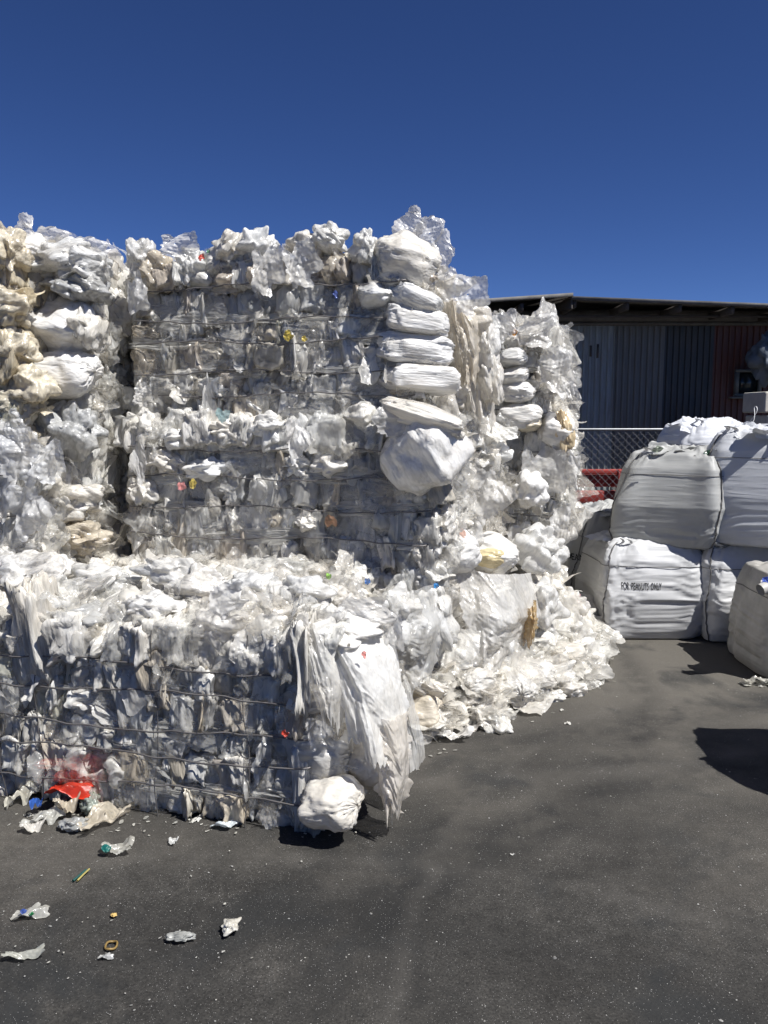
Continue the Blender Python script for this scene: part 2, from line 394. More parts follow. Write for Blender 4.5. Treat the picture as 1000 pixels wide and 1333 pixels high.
BALES = {}
def bale(key, label, corner, z0, L, D, H, nrow, pal, topbright=1, palt=None, front=1.0, side='fluff', side_n=(60, 60), top_n=(60, 50), flaps=40,
         left_side=False, wire_side=True, fluff_size=(.05, .13), pals=None, palc=None, vwires=(), side_z=(0, 1), wr=(.05, .17), depth=(.04, .08), grp='bales of waste film stacked in the yard', small=1.0):
    corner = np.array([corner[0], corner[1], 0.]) + ZU * z0
    e = empty('plastic_film_bale', tuple(corner), label, 'bale', grp)
    A = corner - UR * L            # left end of the front face, bottom
    b = Buf(); bc = Buf()
    pals = pals or mixpal((WHITE, 5), (CLEAR, 1), (GREY, .8)); palc = palc or mixpal((WHITE, 2), (CLEAR, 3)); palt = palt or pals
    # solid heart of the bale
    box(b, corner - UR * L / 2 + WB * D / 2 + ZU * H / 2, (L - .10, D - .10, H - .08), basis(UR, WB, ZU), (.55, .54, .52, 1), .06)
    zr = np.linspace(0, H, nrow + 1); zr[1:-1] += RS.uniform(-.022, .022, nrow - 1)
    zr = np.array(zr)
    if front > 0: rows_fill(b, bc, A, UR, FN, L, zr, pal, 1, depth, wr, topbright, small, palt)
    if flaps: flaps_fill(bc, A, UR, ZU, FN, L, H, flaps, palc)
    if front > 0:
        stretch_fill(bc, A, UR, ZU, FN, L, H, int(22 * L * H / .8))
        for k in range(1, len(zr) - 1):       # film caught flat under the wires
            for _ in range(int(3.3 * L)):
                c = RS.uniform(.7, .86); sL = RS.uniform(.10, .28)
                put(bc, pick(L_sheetH), A + UR * RS.uniform(.05, L - .05) + ZU * (zr[k] + RS.uniform(-.02, .03)) + FN * .062, basis(UR, ZU, FN) @ mat_rot('Z', RS.normal() * .06), (sL, RS.uniform(.015, .035), .016), (c, c, c * .98, RS.uniform(.35, .7)))
    # right-hand end
    if side == 'rows': rows_fill(b, bc, corner, WB, UR, D, zr, pal, 2, depth, wr, topbright, small, palt)
    if side_n[0]: fluff_fill(b, bc, corner + ZU * H * side_z[0], WB, ZU, UR, D, H * (side_z[1] - side_z[0]), side_n[0], side_n[1], pals, palc, fluff_size)
    if left_side: rows_fill(b, bc, A, WB, -UR, D, zr, pal, 3, depth, wr, topbright, .5, palt)
    # top
    if top_n[0]: fluff_fill(b, bc, A + ZU * H, UR, WB, ZU, L, D, top_n[0], top_n[1], pals, palc, fluff_size, (-.05, .03))
    part(b, 'pressed_film', M_press, e)
    if bc.v: part(bc, 'loose_film', M_film, e)
    # baling wires round the bale
    for k in range(1, len(zr) - 1):
        wb = Buf(); z = corner + ZU * zr[k]; n = 60
        path = []
        for t in np.linspace(0, 1, n): path.append(z - UR * L * (1 - t) + FN * (.086 + .004 * math.sin(t * 40 + k) + .003 * math.sin(t * 91)) + ZU * (.012 * math.sin(t * 9 + k * 2) + .003 * math.sin(t * 57)))
        if wire_side:
            for t in np.linspace(.03, 1, 30): path.append(z + WB * D * t + UR * (.06 + .01 * math.sin(t * 30 + k)) + ZU * .006 * math.sin(t * 20 + k))
        tube(wb, path, .0036); part(wb, 'baling_wire', M_wire, e)
    for x in vwires:
        wb = Buf(); path = [A + UR * x + ZU * (H * t) + FN * (.080 + .005 * math.sin(t * 23 + x * 9)) + UR * .012 * math.sin(t * 9 + x * 20) for t in np.linspace(0, 1, 30)]
        tube(wb, path, .0022); part(wb, 'baling_wire', M_wire, e)
    BALES[key] = e
    return e

def bundle(e, px, py, Y, wpx, hpx, dep, col, name='film_bundle', roll=0, kind='pil', yaw=None, label=None, mat=None, var=.05):
    """one distinct stuffed bundle or wad bulging out of a bale, measured off the photo"""
    b = Buf(); p = P(px, py, Y); s = Y / FPX * .98
    yaw = -.2 if yaw is None else yaw
    Rm = mat_rot('Z', yaw) @ mat_rot('Y', -R(roll))
    L = {'pil': L_pil, 'box': L_box, 'wad': L_wadH, 'fold': L_fold}[kind]
    pre = mat_rot('X', RS.uniform(0, 6.28) if kind == 'pil' else math.pi * int(RS.integers(2))) if kind in ('pil', 'box') else rrot() if kind == 'wad' else None
    put(b, pick(L), p, Rm, (wpx * s, dep, hpx * s), col, pre, var)
    o = part(b, name, mat or M_bundle, e)
    if label: o['label'] = label
    return o
def sheetp(e, px, py, Y, wpx, hpx, dep, col, name='loose_sheet', roll=0, yaw=0, tilt=0, label=None, mat=None, L=None):
    b = Buf(); p = P(px, py, Y); s = Y / FPX
    Rm = mat_rot('Z', yaw) @ mat_rot('X', R(90) + tilt) @ mat_rot('Z', R(roll))
    put(b, pick(L or L_sheetH), p, Rm, (wpx * s, hpx * s, dep), col, None, .05)
    o = part(b, name, mat or M_film, e)
    if label: o['label'] = label
    return o
def drape(e, left, right, Yt, col, name, nt_=90, ns=60, seed=3, fold_amp=.03, fringe=.03, mat=None, label=None, freq=2.4, crumple=.012):
    """hanging sheet: left/right edge point lists (px, py, Y) from top to bottom"""
    def path(pts, n):
        q = np.array([P(*p) for p in pts]); d = np.r_[0, np.cumsum(np.linalg.norm(np.diff(q, axis=0), axis=1))]; t = np.linspace(0, d[-1], n)
        return np.stack([np.interp(t, d, q[:, k]) for k in range(3)], 1)
    A = path(left, nt_); B = path(right, nt_); s = np.linspace(0, 1, ns)[None, :, None]
    v = A[:, None] * (1 - s) + B[:, None] * s
    tt = np.linspace(0, 1, nt_)[:, None] + 0 * s[..., 0]; ss = s[..., 0] + 0 * tt
    q = np.stack([ss * freq, tt * 1.3, 0 * ss], -1).reshape(-1, 3) + off(seed); w = pn(q * .6)
    q = q + np.stack([w * 1.5, w, w], 1); d = fold_amp * (2.2 * np.abs(pn(q)) + 1.0 * np.abs(pn(q * np.array([2.2, 1.6, 1]) + 4))) + crumple * (rid(q * np.array([2.5, 6, 1]) + 9) + .6 * rid(q * np.array([5, 13, 1])))
    d = d + fold_amp * .9 * fac(q, seed, .9, (1, .3, 1)) + crumple * 1.6 * fac(q, seed + 1, 2.6, (1, .5, 1)) + crumple * .9 * rid(q * np.array([3, 3, 1]) + 31)
    v = v.reshape(-1, 3); v[:, 1] -= d * (.25 + np.sin(ss.ravel() * math.pi) * .75) + .05 * np.sin(ss.ravel() * math.pi)
    v[:, 0] += .4 * fold_amp * pn(q * 1.4 + 20)
    ed = np.clip((tt.ravel() - .9) / .1, 0, 1)
    v[:, 2] += ed * fringe * (pn(np.stack([ss.ravel() * 6, 0 * w, 0 * w], 1) + off(seed + 1)) * 2.4 + pn(np.stack([ss.ravel() * 21, 0 * w, 0 * w], 1) + off(seed + 1)))
    for sd in (0, 1):
        m = ss.ravel() == sd; tm = tt.ravel()[m]; v[m, 0] += fringe * (pn(np.stack([tm * 9, tm * 0, tm * 0], 1) + off(seed + sd)) + .2 * pn(np.stack([tm * 31, tm * 0, tm * 0], 1) + off(seed + sd)))
    b = Buf(); b.add(v, grid_faces(nt_, ns, False), col)
    o = part(b, name, mat or M_film, e)
    if label: o['label'] = label
    return o

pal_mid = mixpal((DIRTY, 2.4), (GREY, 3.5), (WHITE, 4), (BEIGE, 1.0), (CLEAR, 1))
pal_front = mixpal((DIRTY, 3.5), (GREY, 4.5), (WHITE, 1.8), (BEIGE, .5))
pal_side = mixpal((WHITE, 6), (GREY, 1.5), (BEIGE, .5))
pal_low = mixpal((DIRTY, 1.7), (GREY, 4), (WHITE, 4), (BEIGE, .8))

# near bale, lower left foreground
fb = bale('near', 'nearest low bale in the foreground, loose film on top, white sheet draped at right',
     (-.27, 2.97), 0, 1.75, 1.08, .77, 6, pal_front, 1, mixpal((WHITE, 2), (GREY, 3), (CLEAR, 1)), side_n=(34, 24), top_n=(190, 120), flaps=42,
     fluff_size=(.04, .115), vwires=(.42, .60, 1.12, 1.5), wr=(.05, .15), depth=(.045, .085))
# middle stack
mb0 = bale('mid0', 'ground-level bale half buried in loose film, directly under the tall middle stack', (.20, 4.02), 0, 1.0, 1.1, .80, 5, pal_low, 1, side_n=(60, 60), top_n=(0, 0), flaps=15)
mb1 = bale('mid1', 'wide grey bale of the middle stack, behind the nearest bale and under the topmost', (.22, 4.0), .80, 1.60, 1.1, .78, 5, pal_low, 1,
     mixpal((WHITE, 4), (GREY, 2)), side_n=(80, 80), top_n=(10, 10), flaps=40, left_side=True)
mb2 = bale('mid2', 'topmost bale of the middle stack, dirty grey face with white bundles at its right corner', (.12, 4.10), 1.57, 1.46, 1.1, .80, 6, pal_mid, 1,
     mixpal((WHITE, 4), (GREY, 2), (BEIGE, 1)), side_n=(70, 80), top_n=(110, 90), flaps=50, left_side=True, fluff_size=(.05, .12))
# stack behind, right
rb0 = bale('right0', 'ground-level bale of the right-hand stack, buried in spilled white film near the big bags', (1.06, 5.5), 0, 1.0, 1.0, .75, 5, pal_side, 1, side_n=(60, 50), top_n=(0, 0), flaps=30)
rb1 = bale('right1', 'middle bale of the right-hand stack, white film hanging beside the chain-link fence', (1.17, 5.5), .75, 1.1, 1.0, .75, 5, pal_side, 1, side_n=(70, 80), top_n=(0, 0), flaps=90, side='rows')
rb2 = bale('right2', 'topmost bale of the right-hand stack, small white bundles, in front of the shed roof', (1.10, 5.5), 1.5, 1.0, 1.0, .68, 5, pal_side, 1, side_n=(70, 80), top_n=(100, 90), flaps=70, side='rows')
cb = bale('right3', 'bale wedged between the middle and right-hand stacks, mostly hidden by hanging white sheets', (.62, 5.2), .75, .5, .7, .78, 5, pal_side, 1, side_n=(60, 50), top_n=(10, 8), flaps=60)
# left stacks
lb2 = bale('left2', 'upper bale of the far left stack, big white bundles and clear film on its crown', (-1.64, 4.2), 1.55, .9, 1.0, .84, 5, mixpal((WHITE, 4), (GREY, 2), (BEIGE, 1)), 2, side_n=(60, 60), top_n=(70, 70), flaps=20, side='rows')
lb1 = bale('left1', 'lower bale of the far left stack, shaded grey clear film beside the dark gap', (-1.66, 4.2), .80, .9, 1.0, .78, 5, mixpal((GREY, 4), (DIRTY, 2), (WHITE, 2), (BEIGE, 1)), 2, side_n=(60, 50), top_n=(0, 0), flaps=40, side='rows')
ib2 = bale('ivory', 'yellowish ivory film bale at the left edge of the picture, above the clear film bale', (-1.80, 3.85), 1.45, .6, .4, .92, 5, mixpal((IVORY, 1)), 0, side_n=(60, 20), top_n=(40, 16), flaps=6, side='rows',
     pals=mixpal((IVORY, 1)), palc=mixpal((IVORY, 2), (WHITE, 1)), fluff_size=(.04, .10), palt=mixpal((IVORY, 1)))
ib1 = bale('clearleft', 'clear bluish white film bale at the left edge, standing on the near bale', (-1.78, 3.82), .80, .6, .4, .66, 4, mixpal((WHITE, 3), (GREY, 2)), 0, side_n=(50, 60), top_n=(10, 10), flaps=30, side='rows',
     palc=mixpal((CLEAR, 3), (WHITE, 2)))

W1 = (.90, .90, .90, 1); W2 = (.85, .86, .87, 1); W3 = (.86, .84, .80, 1); GY = (.58, .59, .60, 1); BG = (.74, .68, .58, 1); IV = (.84, .78, .65, 1)
WC = (.80, .80, .80, .82); CC = (.72, .73, .74, .6)
# --- middle stack, right corner bundles
for px, py, w, h, c, rl in ((530, 342, 44, 36, W3, -14), (540, 392, 40, 20, W2, -18), (541, 421, 42, 20, W1, -6), (541, 457, 50, 21, W1, -5), (547, 494, 52, 19, W1, -3), (488, 385, 24, 17, W2, 0)):
    bundle(mb2, px, py, 4.12, w, h, .13, c, roll=rl, yaw=.25, kind='box' if w > 40 and h < 30 else 'pil')
bundle(mb1, 555, 590, 3.90, 48, 54, .19, W1, roll=-60, yaw=.1, kind='pil', label='big hanging white bundle')
bundle(mb1, 552, 543, 3.86, 62, 17, .12, W3, roll=-18, yaw=-.3)
for px, py, w, h in ((430, 605, 26, 17), (385, 605, 20, 16), (270, 610, 26, 14), (215, 600, 22, 16), (235, 572, 24, 14), (400, 680, 14, 13), (350, 555, 26, 16), (290, 560, 24, 16), (185, 640, 20, 20)):
    bundle(mb1, px, py, 4.0 + (500 - px) * .0008, w, h, .07, W2 if RS.random() < .5 else W3, kind='wad')
for px, py, w, h, c in ((200, 352, 26, 24, BG), (335, 320, 30, 24, W2), (400, 318, 26, 18, W3), (430, 312, 24, 16, W2), (475, 322, 18, 26, W2), (250, 345, 20, 24, W2), (300, 325, 22, 22, W3), (183, 335, 22, 26, W2)):
    bundle(mb2, px, py, 4.08 + (500 - px) * .0009, w, h, .09, c, kind='wad', mat=M_press)
for px, py, w, h, rl in ((345, 352, 22, 32, 0), (390, 345, 24, 30, 20), (535, 295, 26, 22, 0), (560, 305, 24, 26, 10), (575, 330, 22, 26, 0), (590, 365, 26, 24, 0), (610, 385, 22, 26, 0), (178, 385, 16, 30, 0), (185, 515, 14, 14, 0), (230, 318, 26, 16, 0)):
    sheetp(mb2, px, py, 4.0 if px < 500 else 4.25, w, h, .07, WC, roll=rl)
sheetp(mb1, 388, 568, 3.93, 17, 32, .05, W1, label='white loop of film dangling from the bale'); sheetp(mb1, 182, 600, 4.2, 14, 30, .05, WC)
sheetp(mb1, 520, 545, 3.82, 40, 28, .06, WC)
# hanging sheets between the stacks
drape(mb2, [(585, 400, 4.5), (592, 440, 4.55), (600, 480, 4.6), (605, 530, 4.6)], [(628, 395, 4.9), (640, 430, 4.9), (650, 480, 4.9), (640, 560, 4.8)], 0, (.82, .79, .74, .93), 'hanging_sheet', seed=8, fold_amp=.05, label='hanging white film between the stacks')
drape(mb2, [(570, 395, 4.45), (575, 430, 4.45), (590, 470, 4.45), (600, 500, 4.45)], [(612, 395, 4.5), (625, 430, 4.5), (622, 470, 4.5), (618, 500, 4.5)], 0, (.78, .73, .65, .96), 'hanging_sheet', seed=12, fold_amp=.04)
for px, py, w, h, rl in ((610, 420, 34, 26, 0), (632, 455, 18, 40, 10), (600, 470, 20, 22, 0), (640, 500, 16, 36, 5), (590, 515, 22, 20, 0)):
    bundle(mb2, px, py, 4.6, w, h, .10, W3 if RS.random() < .4 else W1, kind='wad', mat=M_film)
# right stack bundles
for px, py, w, h, c in ((668, 466, 20, 12, W2), (668, 489, 22, 11, W1), (672, 511, 25, 14, W1), (675, 542, 30, 17, W1), (690, 552, 16, 9, IV), (725, 560, 24, 22, W1), (690, 640, 26, 24, W1), (640, 590, 26, 22, W2)):
    bundle(rb2 if py < 520 else rb1, px, py, 5.42 if py < 580 else 5.3, w, h, .10, c, roll=RS.uniform(-10, 10), kind='pil' if py < 580 else 'wad')
for px, py, w, h in ((700, 620, 30, 40), (740, 600, 20, 36), (725, 480, 26, 34), (700, 430, 34, 22), (655, 425, 24, 22), (742, 500, 12, 24), (640, 640, 30, 40), (600, 620, 30, 36), (725, 690, 18, 34), (610, 700, 24, 44), (690, 700, 34, 30)):
    sheetp(rb2 if py < 520 else rb1, px, py, 5.35 if px > 650 else 4.7, w, h, .10, WC, roll=RS.uniform(-30, 30))
bundle(rb1, 735, 562, 5.36, 12, 24, .05, (.80, .66, .44, 1), roll=15, kind='wad', label='orange-stained edge of a white bundle')
# lower right: base bale side and its bundles
for px, py, w, h, Y, c in ((620, 880, 30, 33, 4.25, W1), (600, 910, 26, 14, 4.2, W1), (548, 925, 29, 26, 3.85, BG), (545, 890, 40, 16, 3.85, W3), (640, 822, 36, 46, 4.5, W2), (520, 800, 32, 40, 3.75, W2), (705, 790, 26, 34, 4.7, W2), (640, 720, 34, 26, 4.8, W1), (700, 715, 40, 34, 4.95, W2), (590, 720, 36, 30, 4.3, W1), (490, 850, 40, 30, 3.8, W3), (560, 800, 34, 50, 4.0, W2)):
    bundle(mb0, px, py, Y, w, h, h * Y / FPX, c, roll=RS.uniform(-20, 20), kind='pil' if c in (W1, BG) else 'wad', mat=M_bundle if c in (W1, BG) else M_film)
bundle(mb0, 636, 725, 4.7, 20, 13, .06, (.80, .70, .45, 1), label='pale yellow film wad')
drape(mb0, [(672, 790, 4.55), (674, 810, 4.5), (678, 828, 4.5)], [(697, 780, 4.55), (700, 805, 4.5), (694, 830, 4.5)], 0, (.52, .37, .18, .95), 'brown_film', seed=31, nt_=50, ns=40, label='hanging brown-yellow film scrap')
drape(mb0, [(590, 735, 4.3), (600, 800, 4.2), (610, 860, 4.15)], [(690, 745, 4.7), (705, 800, 4.6), (660, 880, 4.4)], 0, WC, 'hanging_sheet', seed=41, fold_amp=.06)
drape(mb0, [(490, 770, 3.75), (487, 820, 3.7), (500, 880, 3.7)], [(560, 760, 3.9), (575, 810, 3.85), (560, 890, 3.8)], 0, CC, 'hanging_sheet', seed=43, fold_amp=.05)
# --- near bale features
bundle(fb, 432, 1043, 2.86, 43, 34, .12, W3, roll=6, yaw=-.5, label='round gathered white film roll at the ground')
bundle(fb, 420, 975, 2.98, 44, 44, .10, (.62, .61, .59, 1), kind='pil', roll=-8); bundle(fb, 405, 905, 2.95, 40, 22, .09, W3, roll=12)
bundle(fb, 480, 990, 3.02, 34, 40, .12, (.66, .63, .58, 1), roll=40)
bundle(fb, 455, 818, 3.04, 50, 24, .13, W1, roll=-8, kind='wad', label='white roll lying over the drape')
sheetp(fb, 425, 812, 2.98, 34, 26, .08, WC, roll=20); sheetp(fb, 480, 800, 3.02, 44, 26, .08, WC, roll=-15); sheetp(fb, 505, 830, 3.02, 18, 36, .06, WC)
bundle(fb, 470, 860, 3.22, 44, 60, .12, W1, kind='pil')
drape(fb, [(404, 806, 3.02), (424, 850, 2.93), (440, 890, 2.88), (446, 925, 2.86), (452, 962, 2.86)],
      [(505, 800, 3.12), (519, 850, 3.04), (526, 900, 2.98), (531, 940, 2.95), (533, 985, 2.94)], 0, (.90, .90, .89, .97), 'draped_sheet', nt_=130, ns=90, seed=21, fold_amp=.03, fringe=.035, crumple=.006, mat=M_film, freq=1.5, label='large white sheet hanging down the right end')
drape(fb, [(480, 925, 2.90), (484, 960, 2.89), (491, 1000, 2.88), (499, 1044, 2.88)], [(530, 925, 2.95), (534, 965, 2.94), (533, 1005, 2.93), (522, 1050, 2.92)], 0, (.84, .80, .75, .8), 'ragged_tail', nt_=90, ns=50, seed=61, fold_amp=.022, fringe=.04, crumple=.008, freq=2.2, label='ragged tail below the white sheet')
drape(fb, [(515, 880, 3.08), (520, 920, 3.06), (526, 960, 3.05), (524, 1002, 3.03)], [(530, 880, 3.12), (540, 920, 3.13), (550, 955, 3.14), (554, 985, 3.14)], 0, (.80, .81, .82, .75), 'clear_sheet', seed=25, fold_amp=.012, crumple=.003, fringe=.005)
drape(fb, [(380, 805, 3.0), (385, 840, 2.95), (395, 880, 2.9), (410, 905, 2.9)], [(440, 800, 3.0), (445, 850, 2.93), (452, 900, 2.9), (447, 940, 2.89)], 0, (.84, .84, .83, .72), 'clear_sheet', seed=27, fold_amp=.022, crumple=.006, fringe=.05, label='frayed clear film beside the drape')
for px, py, w, h, rl in ((320, 850, 24, 34, 10), (300, 780, 30, 26, 0), (215, 905, 30, 22, 0), (180, 845, 12, 36, 0), (200, 870, 12, 30, 8), (110, 900, 30, 20, 0), (140, 930, 34, 10, -35), (60, 830, 34, 18, 0), (390, 830, 26, 30, 0), (345, 845, 22, 32, -10), (415, 950, 20, 26, 0), (75, 850, 30, 14, 20)):
    sheetp(fb, px, py, 2.88 + (400 - px) * .0008, w, h, .06, WC if RS.random() < .5 else CC, roll=rl)
for px, py, w, h, c in ((40, 745, 60, 30, W1), (130, 760, 50, 28, W2), (265, 765, 46, 30, W1), (60, 800, 40, 24, W1), (195, 790, 40, 20, W1), (330, 765, 36, 24, W2), (120, 810, 34, 24, GY), (25, 820, 24, 24, GY), (215, 903, 26, 20, GY), (220, 740, 44, 18, W2), (400, 770, 40, 18, W2), (285, 1050, 24, 18, W2), (350, 1052, 24, 18, GY), (60, 790, 30, 16, W1)):
    bundle(fb, px, py, (3.05 if py > 780 else 3.35) + (400 - px) * .0006, w, h, h * .004, c, kind='wad', mat=M_press)
# --- far left features
for px, py, w, h, c, rl in ((86, 428, 42, 34, W1, -12), (80, 485, 50, 32, W1, 0), (75, 340, 46, 26, W2, 0), (30, 335, 40, 30, W1, 0), (110, 350, 34, 26, W2, 20), (100, 372, 40, 22, GY, -10), (95, 560, 38, 36, GY, 20), (85, 650, 44, 30, W3, 10), (105, 700, 40, 22, BG, 0), (118, 430, 18, 30, W3, 0)):
    bundle(lb2 if py < 520 else lb1, px, py, 4.05, w, h, .15, c, roll=rl, kind='pil' if c is W1 else 'wad', mat=M_bundle if c is W1 else M_press)
for px, py, w, h in ((60, 315, 36, 22), (110, 330, 36, 24), (130, 355, 14, 22), (30, 310, 26, 26), (125, 400, 14, 26)):
    sheetp(lb2, px, py, 4.05, w, h, .10, WC)
for px, py, w, h in ((25, 590, 34, 44), (40, 660, 30, 40), (10, 640, 26, 40), (60, 600, 26, 30), (15, 560, 26, 24)):
    sheetp(ib1, px, py, 3.74, w, h, .10, (.76, .78, .82, .8))
for px, py, w, h in ((10, 330, 24, 30), (15, 400, 30, 28), (20, 450, 30, 26), (40, 500, 32, 24), (20, 520, 30, 20), (5, 480, 20, 30)):
    bundle(ib2, px, py, 3.85, w, h, .10, IV, kind='wad', mat=M_press)
# small coloured scraps squeezed into the faces
for e, px, py, Y, s, c in ((mb2, 262, 335, 3.98, 4, (.8, .06, .02, 1)), (mb2, 271, 327, 3.98, 2.5, (.02, .2, .08, 1)), (mb2, 375, 436, 3.99, 6, (.65, .5, .08, 1)), (mb2, 396, 441, 3.99, 4, (.65, .5, .08, 1)), (mb2, 437, 383, 3.95, 4, (.1, .15, .45, 1)),
        (rb2, 670, 433, 5.35, 4, (.8, .35, .05, 1)), (mb1, 237, 632, 4.0, 6, (.7, .3, .3, 1)), (mb1, 251, 630, 4.0, 6, (.75, .6, .15, 1)), (mb1, 430, 678, 3.93, 8, (.25, .14, .08, 1)), (mb1, 289, 540, 4.0, 10, (.45, .62, .62, 1)),
        (fb, 478, 757, 3.5, 4, (.05, .2, .6, 1)), (fb, 428, 750, 3.5, 4, (.3, .6, .1, 1)), (fb, 371, 955, 2.84, 5, (.7, .08, .04, 1)), (fb, 474, 852, 2.83, 4, (.8, .25, .22, 1)), (mb0, 568, 762, 3.8, 4, (.05, .3, .7, 1)), (rb1, 752, 778, 5.2, 6, (.35, .05, .1, 1)), (mb0, 598, 693, 4.2, 8, (.75, .45, .35, 1)), (mb0, 728, 857, 4.6, 3, (.8, .15, .08, 1))):
    b = Buf(); put(b, pick(L_sheet), P(px, py, Y), mat_rot('X', R(90)), (s * Y / FPX, s * Y / FPX * 1.2, .012), c)
    o = part(b, 'coloured_scrap', M_litter, e)
# reddish see-through film at the foot of the near bale
for px, py, w, h in ((110, 1005, 26, 26), (90, 1010, 22, 16), (120, 1030, 16, 26), (70, 995, 30, 8)):
    sheetp(fb, px, py, 3.03, w, h, .03, (.70, .12, .08, .28), name='red_film', label='transparent reddish film wrapped round the bale foot')

# ------------------------------------------------------------------ spilled heap of loose film at the foot of the stacks
hb = Buf(); hc = Buf()
edge = np.array([G(560, 965)[:2], G(650, 930)[:2], G(640, 950)[:2], G(720, 912)[:2], G(780, 885)[:2], G(792, 850)[:2], G(785, 822)[:2]])
wallp = np.array([[.15, 4.0], [.3, 4.3], [.4, 4.5], [.6, 5.0], [.8, 5.35], [1.0, 5.45], [1.1, 5.9]])
pal_h = mixpal((WHITE, 7), (GREY, .6), (BEIGE, .6)); pal_hc = mixpal((WHITE, 3), (CLEAR, 2))
for i in range(900):
    t = RS.uniform(0, len(edge) - 1.001); k = int(t); f = t - k
    a = edge[k] * (1 - f) + edge[k + 1] * f; w = wallp[k] * (1 - f) + wallp[k + 1] * f
    s = RS.random() ** .8; xy = a * (1 - s) + w * s
    dist = np.linalg.norm(w - a) * s
    zt = min(.75, dist * .95) * (.75 + .3 * math.sin(t * 5) * s)
    sz = RS.uniform(.035, .085) + .07 * s * RS.random()
    p = np.array([xy[0], xy[1], max(sz * .25, zt)])
    if i < 190: put(hb, pick(L_wad if sz < .08 else L_wadH), p, mat_rot('Z', RS.uniform(0, 6.3)), (sz * RS.uniform(.8, 1.5), sz, sz * RS.uniform(.45, .8)), pal_h(), rrot())
    else: put(hc, pick(L_sheet), p + np.array([0, 0, sz * .4]), mat_rot('Z', RS.uniform(0, 6.3)) @ mat_rot('X', RS.normal() * .6), (sz * 1.5, sz * 1.2, sz * .7), pal_hc())
for i in range(60):
    t = RS.uniform(0, len(edge) - 1.001); k = int(t); f = t - k
    a = edge[k] * (1 - f) + edge[k + 1] * f; w = wallp[k] * (1 - f) + wallp[k + 1] * f
    s = RS.uniform(.1, 1); xy = a * (1 - s) + w * s; dist = np.linalg.norm(w - a) * s; sz = RS.uniform(.09, .19)
    p = np.array([xy[0], xy[1], max(.05, min(.75, dist * .95) * .95) + .03])
    nrm = Vector((.5, -.6, .75)); Rq = np.array(nrm.to_track_quat('Z', 'Y').to_matrix())
    if i % 3 == 0: put(hb, pick(L_pil), p - np.array([0, 0, .02]), mat_rot('Z', RS.uniform(0, 6.3)), (sz * .75, sz * .55, sz * .5), pal_h(), mat_rot('X', RS.uniform(0, 6)))
    else: put(hc, pick(L_sheetH), p, Rq @ mat_rot('Z', RS.uniform(0, 6.3)), (sz * 1.2, sz, sz * .6), (.85, .84, .81, RS.uniform(.6, .95)))
for px, py, w, h, Y in ((700, 850, 34, 26, 4.75), (740, 832, 30, 24, 4.95), (662, 880, 34, 24, 4.38), (720, 880, 28, 18, 4.55), (640, 902, 30, 20, 4.22), (602, 852, 34, 30, 4.2), (758, 858, 24, 16, 4.9), (690, 812, 34, 30, 4.85), (684, 902, 30, 15, 4.32), (742, 792, 22, 24, 5.15)):
    q = Y / FPX; put(hb if RS.random() < .55 else hc, pick(L_wadH), P(px, py, Y), mat_rot('Y', RS.uniform(-.4, .4)), (w * q, w * q * .8, h * q), (.89, .885, .87, .8), rrot(), .04)
    put(hc, pick(L_sheetH), P(px + RS.uniform(-12, 12), py - 6, Y - .10), mat_rot('X', R(55)) @ mat_rot('Z', RS.uniform(0, 6)), (w * q * 1.3, h * q * 1.2, .05), (.86, .86, .85, .5))
heap = hb.obj('loose_film_heap', M_press, loc=(.9, 4.6, 0)); props(heap, 'spilled heap of crumpled white film sloping down from the stacks onto the asphalt', 'film heap', kind='stuff')
hp = part(hc, 'film_scraps', M_film, heap)
# small far heap beyond, left of the bags
hb = Buf()
for i in range(120):
    px = RS.uniform(748, 800); h = max(0, 1 - abs(px - 772) / 34)
    q = P(px, 760 - (RS.random() ** .7) * h * 95 + 10, RS.uniform(7.0, 7.5)); s = RS.uniform(.04, .10)
    put(hb, pick(L_wad), q, np.eye(3), (s, s, s * .8), pal_h(), rrot())
for i in range(60):
    q = np.array([RS.uniform(1.5, 2.1), RS.uniform(6.9, 7.6), RS.uniform(.05, .45)]); s = RS.uniform(.08, .16)
    put(hb, pick(L_wad), q, np.eye(3), (s, s, s), pal_h(), rrot())
h2 = hb.obj('loose_film_heap', M_press, loc=(1.8, 7.2, 0)); props(h2, 'small far heap of white film behind the leaning peanut bag, before the red steel beams', 'film heap', kind='stuff')
hb = Buf()
for i in range(34):
    q = np.array([RS.uniform(1.45, 1.75), RS.uniform(5.75, 6.1), RS.uniform(.02, .13)]); s = RS.uniform(.03, .07)
    put(hb, pick(L_wad), q, np.eye(3), (s, s, s * .8), mixpal((GREY, 1), (DIRTY, .6))(), rrot())
h3 = hb.obj('loose_film_heap', M_press, loc=(1.6, 5.9, 0)); props(h3, 'small shaded grey film scraps at the foot of the lettered bags', 'film heap', kind='stuff')

